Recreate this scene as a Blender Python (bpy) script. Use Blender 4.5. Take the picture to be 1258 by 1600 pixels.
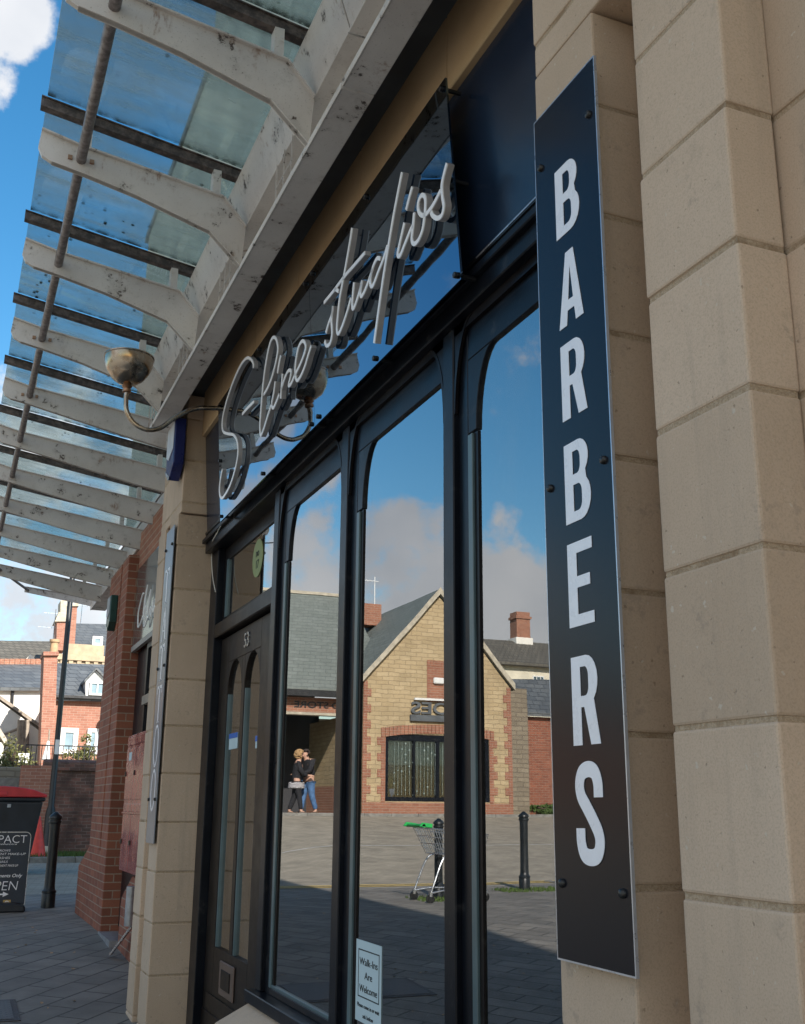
import bpy, bmesh, math, random
from mathutils import Vector, Matrix
random.seed(7)
for o in list(bpy.data.objects): bpy.data.objects.remove(o)
sc = bpy.context.scene
COL = sc.collection
# ---------------------------------------------------------------- camera
FPX, YAW, PIT, ROL, CZ = 1671.2, 0.39251286, 0.26985928, 0.00843277, 1.15
fw = Vector((math.sin(YAW)*math.cos(PIT), math.cos(YAW)*math.cos(PIT), math.sin(PIT)))
r0 = Vector((math.cos(YAW), -math.sin(YAW), 0)); u0 = r0.cross(fw)
RT = r0*math.cos(ROL)+u0*math.sin(ROL); UP = -r0*math.sin(ROL)+u0*math.cos(ROL)
cam = bpy.data.objects.new('camera', bpy.data.cameras.new('camera')); COL.objects.link(cam)
cam.data.sensor_fit = 'VERTICAL'; cam.data.sensor_height = 36; cam.data.sensor_width = 36
cam.data.lens = FPX/1600*36; cam.data.clip_start = .05; cam.data.clip_end = 1000
m3 = Matrix((RT, UP, -fw)).transposed(); cam.matrix_world = Matrix.Translation((0, 0, CZ)) @ m3.to_4x4()
sc.camera = cam
# ---------------------------------------------------------------- light
SUN_EL, SUN_AZ = math.radians(31), math.radians(15)      # sun stands behind the shop, almost straight behind the viewer
sc.view_settings.view_transform = 'Standard'; sc.view_settings.look = 'None'
sc.view_settings.exposure = 1.2; sc.view_settings.gamma = 1
SKY = 0.11; SUNP = 3.9
def ray(px, py): return (px-629)*RT-(py-800)*UP+FPX*fw
def PX(px, py, X): v = ray(px, py); return v*(X/v.x)+Vector((0, 0, CZ))
def PY(px, py, Y): v = ray(px, py); return v*(Y/v.y)+Vector((0, 0, CZ))
def PZ(px, py, Z=0): v = ray(px, py); return v*((Z-CZ)/v.z)+Vector((0, 0, CZ))
def refl(px, py): v = ray(px, py).normalized(); v.x = -v.x; return v
GX = 1.535                                                # plane of the shop glass
def W(px, py, Y): p = PY(px, py, Y); return Vector((2*GX-p.x, p.y, p.z))   # a point of the street that the glass reflects

world = bpy.data.worlds.new('World'); sc.world = world; world.use_nodes = True
nt = world.node_tree; nt.nodes.clear(); N = nt.nodes.new; LK = nt.links.new
wo = N('ShaderNodeOutputWorld'); bg = N('ShaderNodeBackground'); bg.inputs[1].default_value = SKY
sky = N('ShaderNodeTexSky'); sky.sky_type = 'NISHITA'; sky.sun_disc = False
sky.sun_elevation = SUN_EL; sky.sun_rotation = math.pi-SUN_AZ
sky.altitude = 100; sky.air_density = 1.2; sky.dust_density = .4; sky.ozone_density = 2.2
hs = N('ShaderNodeHueSaturation'); hs.inputs['Hue'].default_value = .493; hs.inputs['Saturation'].default_value = 1.36; hs.inputs['Value'].default_value = .78
LK(sky.outputs[0], hs.inputs['Color'])
tc = N('ShaderNodeTexCoord')
def wm(op, a, b=None, clamp=False):
    n = N('ShaderNodeMath'); n.operation = op; n.use_clamp = clamp
    for i, s in enumerate((a, b)):
        if s is None: continue
        if isinstance(s, (int, float)): n.inputs[i].default_value = s
        else: LK(s, n.inputs[i])
    return n.outputs[0]
blobs = [(ray(5, 30).normalized(), 1.9, 1.15), (ray(-80, 60).normalized(), 3, 1), (ray(40, 905).normalized(), 9, .9), (ray(150, 960).normalized(), 6, .6),
         (refl(500, 905), 3.6, 1), (refl(600, 868), 2.9, 1.1), (refl(660, 915), 3.6, 1), (refl(490, 970), 4, 1), (refl(600, 970), 5, 1),
         (refl(770, 945), 3.6, 1), (refl(815, 890), 1.8, .75), (refl(740, 880), 3.2, .9), (refl(430, 640), 4.5, 1.1), (refl(375, 730), 3, .9),
         (Vector((-.95, -.2, .35)).normalized(), 24, 1.1), (Vector((-.5, -.5, .6)).normalized(), 30, 1.1), (Vector((.3, .8, .22)).normalized(), 12, .9), (Vector((-.35, -.9, .3)).normalized(), 14, .8)]  # first two: wide unseen clouds added to soften the blue ambient light
nz = N('ShaderNodeTexNoise'); nz.inputs['Scale'].default_value = 11; nz.inputs['Detail'].default_value = 10; nz.inputs['Roughness'].default_value = .63
LK(tc.outputs['Generated'], nz.inputs['Vector'])
acc = None
for d, rad, wt in blobs:
    dp = N('ShaderNodeVectorMath'); dp.operation = 'DOT_PRODUCT'; LK(tc.outputs['Generated'], dp.inputs[0]); dp.inputs[1].default_value = d
    mr = N('ShaderNodeMapRange'); mr.interpolation_type = 'SMOOTHSTEP'; LK(dp.outputs['Value'], mr.inputs[0])
    mr.inputs[1].default_value = math.cos(math.radians(rad*1.5)); mr.inputs[2].default_value = math.cos(math.radians(rad*.45)); mr.inputs[4].default_value = wt
    acc = mr.outputs[0] if acc is None else wm('MAXIMUM', acc, mr.outputs[0])
dens = wm('ADD', acc, wm('MULTIPLY', wm('SUBTRACT', nz.outputs[0], .5), 3.3))
mk = N('ShaderNodeMapRange'); mk.interpolation_type = 'SMOOTHSTEP'; LK(dens, mk.inputs[0]); mk.inputs[1].default_value = .36; mk.inputs[2].default_value = .95; mk.inputs[4].default_value = .95
nz2 = N('ShaderNodeTexNoise'); nz2.inputs['Scale'].default_value = 5; nz2.inputs['Detail'].default_value = 6
mpp = N('ShaderNodeMapping'); mpp.inputs['Location'].default_value = (3, 1, 2.4); LK(tc.outputs['Generated'], mpp.inputs[0]); LK(mpp.outputs[0], nz2.inputs['Vector'])
cr = N('ShaderNodeMapRange'); LK(nz2.outputs[0], cr.inputs[0]); cr.inputs[1].default_value = .38; cr.inputs[2].default_value = .62
cm = N('ShaderNodeMix'); cm.data_type = 'RGBA'; LK(cr.outputs[0], cm.inputs['Factor'])
cm.inputs['A'].default_value = (2.9, 3.05, 3.3, 1); cm.inputs['B'].default_value = (4.1, 4.1, 4.15, 1)
mx = N('ShaderNodeMix'); mx.data_type = 'RGBA'; LK(mk.outputs[0], mx.inputs['Factor']); LK(hs.outputs[0], mx.inputs['A']); LK(cm.outputs['Result'], mx.inputs['B'])
LK(mx.outputs['Result'], bg.inputs[0]); LK(bg.outputs[0], wo.inputs[0])
sun = bpy.data.objects.new('sun', bpy.data.lights.new('sun', 'SUN')); COL.objects.link(sun)
sun.data.energy = SUNP; sun.data.angle = math.radians(.55); sun.data.color = (1, .94, .85)
sd = Vector((math.sin(SUN_AZ)*math.cos(SUN_EL), -math.cos(SUN_AZ)*math.cos(SUN_EL), math.sin(SUN_EL)))   # towards the sun
sun.rotation_euler = sd.to_track_quat('Z', 'Y').to_euler(); sun.location = (6, -10, 20)

# ---------------------------------------------------------------- materials
MATS = {}
class MT:
    def __init__(s, name):
        s.m = bpy.data.materials.new(name); s.m.use_nodes = True; s.t = s.m.node_tree; s.t.nodes.clear()
        s.o = s.n('ShaderNodeOutputMaterial'); s.b = s.n('ShaderNodeBsdfPrincipled'); s.l(s.b.outputs[0], s.o.inputs[0])
        s.g = s.n('ShaderNodeNewGeometry'); s.pos = s.g.outputs['Position']; MATS[name] = s.m
    def n(s, t, **k):
        x = s.t.nodes.new(t)
        for a, b in k.items(): setattr(x, a, b)
        return x
    def l(s, a, b): s.t.links.new(a, b)
    def math(s, op, a, b=None, clamp=False):
        n = s.n('ShaderNodeMath', operation=op, use_clamp=clamp)
        for i, q in enumerate((a, b)):
            if q is None: continue
            if isinstance(q, (int, float)): n.inputs[i].default_value = q
            else: s.l(q, n.inputs[i])
        return n.outputs[0]
    def noise(s, scale, detail=4, rough=.55, vec=None, stretch=None):
        n = s.n('ShaderNodeTexNoise'); n.inputs['Scale'].default_value = scale; n.inputs['Detail'].default_value = detail; n.inputs['Roughness'].default_value = rough
        v = vec or s.pos
        if stretch:
            mp = s.n('ShaderNodeMapping'); mp.inputs['Scale'].default_value = stretch; s.l(v, mp.inputs[0]); v = mp.outputs[0]
        s.l(v, n.inputs['Vector']); return n.outputs[0]
    def mr(s, v, a, b, c=0, d=1, smooth=True):
        n = s.n('ShaderNodeMapRange'); n.interpolation_type = 'SMOOTHSTEP' if smooth else 'LINEAR'
        s.l(v, n.inputs[0]); n.inputs[1].default_value = a; n.inputs[2].default_value = b; n.inputs[3].default_value = c; n.inputs[4].default_value = d; return n.outputs[0]
    def mix(s, f, a, b, mode='MIX'):
        n = s.n('ShaderNodeMix', data_type='RGBA', blend_type=mode)
        for k, q in (('Factor', f), ('A', a), ('B', b)):
            if isinstance(q, (int, float)): n.inputs[k].default_value = q
            elif isinstance(q, tuple): n.inputs[k].default_value = (*q[:3], 1)
            else: s.l(q, n.inputs[k])
        return n.outputs['Result']
    def set(s, col=None, rough=.6, metal=0, spec=.5, bump=None, bs=.3, bd=.01, coat=0):
        if col is not None:
            if isinstance(col, tuple): s.b.inputs['Base Color'].default_value = (*col, 1)
            else: s.l(col, s.b.inputs['Base Color'])
        if isinstance(rough, (int, float)): s.b.inputs['Roughness'].default_value = rough
        else: s.l(rough, s.b.inputs['Roughness'])
        s.b.inputs['Metallic'].default_value = metal; s.b.inputs['Specular IOR Level'].default_value = spec; s.b.inputs['Coat Weight'].default_value = coat
        if bump is not None:
            bn = s.n('ShaderNodeBump'); bn.inputs['Strength'].default_value = bs; bn.inputs['Distance'].default_value = bd
            s.l(bump, bn.inputs['Height']); s.l(bn.outputs[0], s.b.inputs['Normal'])
        return s.m
def paint(name, col, rough=.45, var=.25, nscale=6, metal=0, bs=.05, spec=.5, dirt=None):
    t = MT(name); n = t.noise(nscale, 6); c = t.mix(t.mr(n, .3, .7), tuple(x*(1-var) for x in col), tuple(min(1, x*(1+var*.5)) for x in col))
    if dirt:
        d = t.mr(t.noise(nscale*2.3, 8, .7), .55, .72); c = t.mix(d, c, dirt)
    return t.set(c, t.mr(n, .2, .8, rough*.8, rough*1.2), metal, spec, t.noise(nscale*25, 3), bs, .004)
def uvwall(t):                                              # running coordinate along any upright wall, and height
    sp = t.n('ShaderNodeSeparateXYZ'); t.l(t.pos, sp.inputs[0])
    cb = t.n('ShaderNodeCombineXYZ'); t.l(t.math('ADD', sp.outputs[0], sp.outputs[1]), cb.inputs[0]); t.l(sp.outputs[2], cb.inputs[1]); return cb.outputs[0], sp
def brickmat(name, c1, c2, mortar, bw=.225, bh=.075, ms=.011, offs=.5, grime=.3, vec=None, rough=.85, warp=0., bias=0., bd=.006):
    t = MT(name); v = vec(t) if vec else uvwall(t)[0]
    if warp:
        nn = t.n('ShaderNodeTexNoise'); nn.inputs['Scale'].default_value = 3; t.l(t.pos, nn.inputs['Vector'])
        vs = t.n('ShaderNodeVectorMath', operation='SCALE'); t.l(nn.outputs['Color'], vs.inputs[0]); vs.inputs['Scale'].default_value = warp
        va = t.n('ShaderNodeVectorMath', operation='ADD'); t.l(v, va.inputs[0]); t.l(vs.outputs[0], va.inputs[1]); v = va.outputs[0]
    b = t.n('ShaderNodeTexBrick'); b.offset = offs; t.l(v, b.inputs['Vector']); b.inputs['Scale'].default_value = 1
    b.inputs['Mortar Size'].default_value = ms/2; b.inputs['Mortar Smooth'].default_value = .15; b.inputs['Bias'].default_value = bias
    b.inputs['Brick Width'].default_value = bw; b.inputs['Row Height'].default_value = bh
    b.inputs['Color1'].default_value = (*c1, 1); b.inputs['Color2'].default_value = (*c2, 1); b.inputs['Mortar'].default_value = (*mortar, 1)
    n1 = t.noise(2.5, 6, .6); n2 = t.noise(60, 4, .6)
    c = t.mix(t.mr(n1, .35, .7, 0, grime), b.outputs['Color'], tuple(x*.45 for x in c2)); c = t.mix(t.mr(n2, .3, .7, 0, .35), c, tuple(x*.7 for x in c1))
    h = t.math('SUBTRACT', t.math('MULTIPLY', n2, .35), b.outputs['Fac'])
    return t.set(c, rough, bump=h, bs=.6, bd=bd)

# honey-grey reconstituted stone
t = MT('stone'); n1 = t.noise(1.7, 4, .6); n2 = t.noise(240, 3, .7); n3 = t.noise(14, 6, .6); n4 = t.noise(75, 2, .5)
wn = t.n('ShaderNodeAttribute'); wn.attribute_name = 'blk'
c = t.mix(t.mr(n1, .3, .7), (.56, .43, .32), (.645, .505, .385)); c = t.mix(t.mr(wn.outputs['Fac'], 0, 1, 0, .5, False), c, (.40, .30, .215)); c = t.mix(t.mr(t.noise(1.1, 7, .7, stretch=(1, 1, .35)), .5, .72, 0, .38), c, (.30, .25, .20))
c = t.mix(t.mr(n2, .42, .7, 0, .33), c, (.30, .235, .165)); c = t.mix(t.mr(n3, .58, .78, 0, .35), c, (.33, .27, .2))
c = t.mix(t.mr(n4, .70, .76, 0, .6), c, (.22, .17, .12)); c = t.mix(t.mr(t.noise(52, 2, .5), .70, .76, 0, .7), c, (.6, .54, .45))
c = t.mix(t.mr(t.noise(3.5, 6, .65, stretch=(3, 3, .22)), .54, .74, 0, .28), c, (.30, .25, .20)); c = t.mix(t.math('MULTIPLY', t.mr(t.noise(6, 3, .5), .60, .66), t.mr(t.noise(48, 5, .7), .5, .62, 0, .30)), c, (.24, .20, .17))
t.set(c, .9, spec=.25, bump=t.math('ADD', t.math('MULTIPLY', n2, .5), t.math('SUBTRACT', n3, t.mr(n4, .68, .74, 0, .8))), bs=.35, bd=.004)
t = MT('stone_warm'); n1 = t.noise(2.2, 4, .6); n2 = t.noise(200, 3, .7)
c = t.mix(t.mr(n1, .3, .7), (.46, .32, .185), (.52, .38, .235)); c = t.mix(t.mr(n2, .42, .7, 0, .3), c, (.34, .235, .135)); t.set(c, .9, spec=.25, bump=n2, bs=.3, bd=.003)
t = MT('mortar'); n2 = t.noise(160, 4, .75); c = t.mix(t.mr(n2, .35, .65), (.40, .30, .205), (.55, .44, .32)); c = t.mix(t.mr(t.noise(9, 5), .52, .7, 0, .6), c, (.20, .12, .06)); t.set(c, .95, spec=.1, bump=n2, bs=.7, bd=.008)
paint('frame_black', (.006, .008, .013), .33, .3, 5, spec=.2, dirt=(.030, .030, .032), bs=.12); paint('frame_dark', (.009, .007, .008), .36, .3, 5, spec=.18, dirt=(.028, .026, .025), bs=.12)
paint('frame_green', (.09, .14, .155), .35, .2, 5); paint('door_brown', (.017, .012, .010), .4, .4, 9, spec=.2)
paint('navy', (.010, .020, .042), .22, .15, 3, spec=.6); paint('white_letter', (.86, .87, .92), .3, .04, 20)
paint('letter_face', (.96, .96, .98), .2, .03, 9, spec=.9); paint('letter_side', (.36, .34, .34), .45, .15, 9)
paint('black_plastic', (.012, .012, .013), .35, .3, 20); paint('silver_edge', (.55, .56, .6), .3, .1, 20, metal=.6)
paint('cast_black', (.012, .016, .020), .38, .4, 14, bs=.15); paint('white_paint', (.76, .76, .74), .45, .08, 5); paint('cream', (.72, .66, .52), .8, .15, 2)
paint('white_render', (.80, .77, .70), .85, .1, 2); paint('red_plastic', (.55, .035, .045), .35, .2, 3); paint('bin_grey', (.022, .025, .032), .5, .3, 4)
paint('cone_red', (.75, .06, .04), .5, .15, 12); paint('cable_white', (.6, .57, .5), .5, .1, 10); paint('gutter_black', (.02, .02, .022), .4, .2, 10)
paint('steel', (.55, .57, .6), .25, .15, 20, metal=.9); paint('green_plastic', (.02, .42, .09), .4, .1, 10); paint('galv', (.36, .38, .41), .4, .25, 12, metal=.5)
paint('blue_plastic', (.012, .022, .13), .3, .15, 10); paint('alarm_white', (.62, .66, .72), .35, .1, 8); paint('teal_dark', (.012, .06, .055), .3, .15, 8)
paint('skin', (.55, .32, .23), .6, .12, 18); paint('hair_blond', (.42, .26, .12), .8, .5, 40, bs=.6); paint('hair_dark', (.05, .035, .03), .7, .4, 40)
paint('cloth_black', (.016, .016, .02), .9, .4, 14, bs=.3); paint('denim', (.08, .17, .34), .85, .3, 14, bs=.3); paint('boot', (.10, .055, .03), .6, .3, 14)
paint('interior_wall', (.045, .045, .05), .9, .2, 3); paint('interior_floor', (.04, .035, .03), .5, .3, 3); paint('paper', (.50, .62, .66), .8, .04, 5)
paint('plate_brown', (.13, .085, .065), .5, .2, 12); paint('ink', (.02, .025, .03), .8, .1, 5); paint('sticker_yellow', (.24, .28, .10), .6, .1, 5); paint('sticker_blue', (.02, .12, .5), .5, .1, 5)
paint('lead', (.10, .11, .12), .7, .3, 4); paint('line_yellow', (.72, .52, .17), .8, .3, 20); paint('line_white', (.55, .55, .52), .8, .4, 20)
paint('kerb', (.22, .21, .19), .85, .3, 9, bs=.3); paint('plaster_tan', (.42, .33, .22), .85, .2, 4); paint('terracotta_pot', (.45, .30, .17), .8, .2, 9)
paint('bark', (.10, .07, .05), .9, .4, 14, bs=.6); paint('wood_grey', (.32, .27, .22), .85, .3, 8, bs=.3); paint('curtain', (.20, .28, .27), .8, .1, 6)
paint('bead', (.42, .52, .5), .2, .4, 30); paint('manhole', (.055, .045, .045), .6, .5, 30, bs=.5); paint('sign_grey', (.30, .29, .27), .5, .15, 6)
paint('board_blue', (.020, .032, .055), .35, .15, 6); paint('icon_gold', (.55, .36, .12), .5, .1, 10); paint('stone_pale', (.47, .42, .33), .85, .25, 6, bs=.3)
paint('dish', (.30, .33, .36), .5, .1, 5); paint('render_grey', (.42, .45, .39), .9, .3, 1.2)
# painted steel of the canopy, streaked and peeling
t = MT('canopy_paint'); n1 = t.noise(2.2, 6, .6, stretch=(1, 1, 1)); n3 = t.noise(9, 8, .62); n4 = t.noise(34, 6, .7)
c = t.mix(t.mr(n1, .3, .7), (.58, .54, .51), (.70, .665, .63)); c = t.mix(t.mr(n3, .50, .72, 0, .45), c, (.30, .265, .23))
c = t.mix(t.math('MULTIPLY', t.mr(n3, .585, .63), t.mr(n4, .5, .57)), c, (.075, .055, .045)); c = t.mix(t.mr(t.noise(120, 3), .62, .7, 0, .5), c, (.25, .22, .19))
c = t.mix(t.math('MULTIPLY', t.mr(t.noise(5, 5, .6), .56, .66, 0, .7), t.mr(t.noise(28, 5, .7, stretch=(1, 1, .3)), .48, .62)), c, (.24, .12, .06))
t.set(c, .55, bump=t.math('ADD', n4, t.math('MULTIPLY', t.noise(150, 2), .3)), bs=.18, bd=.004)
t = MT('canopy_bar'); n3 = t.noise(20, 7, .7); t.set(t.mix(t.mr(n3, .4, .65), (.045, .035, .032), (.16, .125, .11)), .5, bump=n3, bs=.2, bd=.003)
t = MT('rod_paint'); n3 = t.noise(25, 7, .7); t.set(t.mix(t.mr(n3, .4, .62), (.15, .125, .12), (.30, .27, .26)), .5, bump=n3, bs=.3, bd=.003)
# brass lamp
t = MT('brass'); n3 = t.noise(11, 6, .6); c = t.mix(t.mr(n3, .35, .65), (.30, .22, .15), (.46, .40, .33)); t.set(c, t.mr(n3, .3, .7, .14, .34), 1.0)
t = MT('copper_trim'); n3 = t.noise(30, 6); t.set(t.mix(n3, (.32, .16, .09), (.45, .28, .18)), .4, .9)
# glass -----------------------------------------------------------
def glassmat(name, refl_lo, refl_hi, tint, rough=0.0, blend=.35, gcol=(1, 1, 1)):
    t = MT(name); t.t.nodes.remove(t.b)
    tr = t.n('ShaderNodeBsdfTransparent'); tr.inputs[0].default_value = (*tint, 1); gl = t.n('ShaderNodeBsdfGlossy'); gl.inputs['Roughness'].default_value = rough; gl.inputs['Color'].default_value = (*gcol, 1)
    bw_ = t.n('ShaderNodeBump'); bw_.inputs['Strength'].default_value = .02; bw_.inputs['Distance'].default_value = .02; t.l(t.noise(1.6, 1, .4), bw_.inputs['Height']); t.l(bw_.outputs[0], gl.inputs['Normal'])
    lw = t.n('ShaderNodeLayerWeight'); lw.inputs['Blend'].default_value = blend
    f = t.mr(lw.outputs['Fresnel'], 0, 1, refl_lo, refl_hi, False); ms = t.n('ShaderNodeMixShader'); t.l(f, ms.inputs[0]); t.l(tr.outputs[0], ms.inputs[1]); t.l(gl.outputs[0], ms.inputs[2]); sm_ = t.n('ShaderNodeBsdfDiffuse'); sm_.inputs[0].default_value = (.5, .5, .48, 1); mz = t.n('ShaderNodeMixShader')
    t.l(t.math('ADD', t.mr(t.noise(2.2, 8, .7, stretch=(1, 1, .5)), .5, .8, .006, .07), t.mr(t.noise(90, 2, .5), .70, .78, 0, .10)), mz.inputs[0]); t.l(ms.outputs[0], mz.inputs[1]); t.l(sm_.outputs[0], mz.inputs[2]); t.l(mz.outputs[0], t.o.inputs[0]); return t, mz
glassmat('shop_glass', .30, 1.0, (.5, .58, .58), gcol=(1, 1, 1)); glassmat('shop_glass_inner', .16, .7, (.6, .66, .66), gcol=(.9, .95, .97)); glassmat('house_glass', .05, .6, (.55, .6, .62)); paint('painted_sky_pane', (.24, .33, .38), .15, .1, 3)  # last one: opaque house pane with the reflected sky painted into its colour
t, ms = glassmat('canopy_glass', .03, .5, (.90, .98, .98))
df = t.n('ShaderNodeBsdfTranslucent'); df.inputs[0].default_value = (.66, .72, .64, 1); d2 = t.n('ShaderNodeBsdfDiffuse'); d2.inputs[0].default_value = (.46, .50, .43, 1)
adx = t.n('ShaderNodeMixShader'); adx.inputs[0].default_value = .5; t.l(df.outputs[0], adx.inputs[1]); t.l(d2.outputs[0], adx.inputs[2])
dirt = t.math('ADD', t.mr(t.noise(1.6, 6, .6), .35, .75, .06, .30), t.mr(t.noise(7, 7, .7, stretch=(.35, 2.2, 1)), .42, .75, 0, .32), True)
ms2 = t.n('ShaderNodeMixShader'); t.l(dirt, ms2.inputs[0]); t.l(ms.outputs[0], ms2.inputs[1]); t.l(adx.outputs[0], ms2.inputs[2])
sy = t.n('ShaderNodeSeparateXYZ'); t.l(t.pos, sy.inputs[0])
fr0 = t.math('FRACT', t.math('DIVIDE', t.math('ADD', sy.outputs[1], .77+1.098*3), 1.098)); edge = t.math('MAXIMUM', t.mr(fr0, .02, .13, 1, 0), t.mr(fr0, .93, .99, 0, 1))
gr = t.math('MULTIPLY', edge, t.mr(t.noise(17, 7, .7), .42, .62, .15, .95)); gd = t.n('ShaderNodeBsdfDiffuse'); gd.inputs[0].default_value = (.05, .06, .035, 1)
ms2b = t.n('ShaderNodeMixShader'); t.l(gr, ms2b.inputs[0]); t.l(ms2.outputs[0], ms2b.inputs[1]); t.l(gd.outputs[0], ms2b.inputs[2]); ms2 = ms2b
spot = t.n('ShaderNodeBsdfDiffuse'); spot.inputs[0].default_value = (.012, .018, .010, 1)
vo = t.n('ShaderNodeTexVoronoi'); vo.inputs['Scale'].default_value = 13; vo.inputs['Randomness'].default_value = 1; t.l(t.pos, vo.inputs['Vector'])
sp = t.math('MULTIPLY', t.mr(vo.outputs['Distance'], .10, .17, 1, 0), t.mr(t.noise(1.9, 4), .50, .62)); ms3 = t.n('ShaderNodeMixShader'); t.l(sp, ms3.inputs[0]); t.l(ms2.outputs[0], ms3.inputs[1]); t.l(spot.outputs[0], ms3.inputs[2]); t.l(ms3.outputs[0], t.o.inputs[0])
# black mirror acrylic
t = MT('mirror_acrylic'); n3 = t.noise(2.3, 2, .5); t.set((.115, .175, .245), .015, 1.0, bump=n3, bs=.035, bd=.02)
t = MT('board_gloss'); t.set((.010, .010, .014), .22, spec=.20, bump=t.noise(1.6, 2), bs=.05, bd=.02)
# bricks etc
brickmat('brick_red', (.33, .115, .065), (.21, .070, .042), (.34, .265, .20), grime=.25)
brickmat('brick_orange', (.38, .165, .10), (.29, .115, .07), (.42, .34, .26), grime=.25)
brickmat('brick_old', (.25, .11, .08), (.085, .055, .045), (.24, .20, .17), grime=.9, warp=.06)
brickmat('brick_old_far', (.38, .175, .12), (.29, .115, .075), (.42, .32, .25), grime=.2)
brickmat('rubble_stone', (.54, .42, .25), (.44, .33, .185), (.28, .20, .12), bw=.36, bh=.125, ms=.018, grime=.35, warp=.09)
brickmat('rubble_dark', (.30, .25, .18), (.22, .18, .13), (.15, .12, .09), bw=.4, bh=.14, ms=.03, grime=.4, warp=.06)
brickmat('manhole_tread', (.10, .085, .08), (.075, .06, .06), (.015, .012, .012), bw=.06, bh=.03, ms=.014, vec=lambda t: t.pos, grime=.4, rough=.5, bd=.01)
def roofvec(t):
    sp = t.n('ShaderNodeSeparateXYZ'); t.l(t.pos, sp.inputs[0]); cb = t.n('ShaderNodeCombineXYZ')
    t.l(t.math('ADD', sp.outputs[0], t.math('MULTIPLY', sp.outputs[1], .35)), cb.inputs[0]); t.l(sp.outputs[2], cb.inputs[1]); return cb.outputs[0]
brickmat('slate', (.15, .16, .165), (.10, .11, .12), (.035, .04, .045), bw=.34, bh=.17, ms=.022, vec=roofvec, grime=.4, rough=.6)
brickmat('slate_green', (.20, .22, .20), (.165, .185, .165), (.09, .10, .09), bw=.34, bh=.125, ms=.014, vec=roofvec, grime=.3, rough=.7)
brickmat('tile_brown', (.17, .155, .125), (.12, .11, .09), (.045, .04, .035), bw=.28, bh=.2, ms=.04, vec=roofvec, grime=.5)
def pavevec(t):
    mp = t.n('ShaderNodeMapping'); mp.inputs['Rotation'].default_value = (0, 0, math.radians(90+38)); t.l(t.pos, mp.inputs[0]); return mp.outputs[0]
brickmat('paving', (.27, .25, .22), (.185, .172, .155), (.03, .027, .024), bw=.46, bh=.23, ms=.018, vec=pavevec, grime=.55, rough=.75, warp=.02, bd=.014)
def roadvec(t):
    mp = t.n('ShaderNodeMapping'); mp.inputs['Rotation'].default_value = (0, 0, math.radians(8)); t.l(t.pos, mp.inputs[0]); return mp.outputs[0]
brickmat('road_setts', (.42, .37, .29), (.34, .30, .235), (.21, .18, .14), bw=.22, bh=.11, ms=.012, vec=roadvec, grime=.6, rough=.85, warp=.02)
t = MT('ground_soil'); t.set(t.mix(t.mr(t.noise(1.3, 6), .4, .6), (.12, .115, .10), (.17, .16, .13)), .9)
t = MT('grass'); t.set(t.mix(t.noise(9, 3), (.045, .085, .018), (.09, .14, .03)), .9)
t = MT('ivy'); t.set(t.mix(t.noise(5, 3), (.06, .08, .02), (.17, .15, .05)), .9)
t = MT('plaid'); ck = t.n('ShaderNodeTexChecker'); ck.inputs['Scale'].default_value = 34; t.l(t.pos, ck.inputs[0]); ck.inputs[1].default_value = (.6, .58, .58, 1); ck.inputs[2].default_value = (.05, .04, .06, 1); t.set(ck.outputs[0], .9)
# red cabinet, scuffed gloss
t = MT('red_cabinet'); n3 = t.noise(5, 6, .6); t.set(t.mix(t.mr(n3, .35, .65), (.33, .07, .07), (.45, .13, .11)), t.mr(n3, .3, .7, .12, .26), spec=.9, bump=t.noise(1.2, 2), bs=.12, bd=.02)

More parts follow.
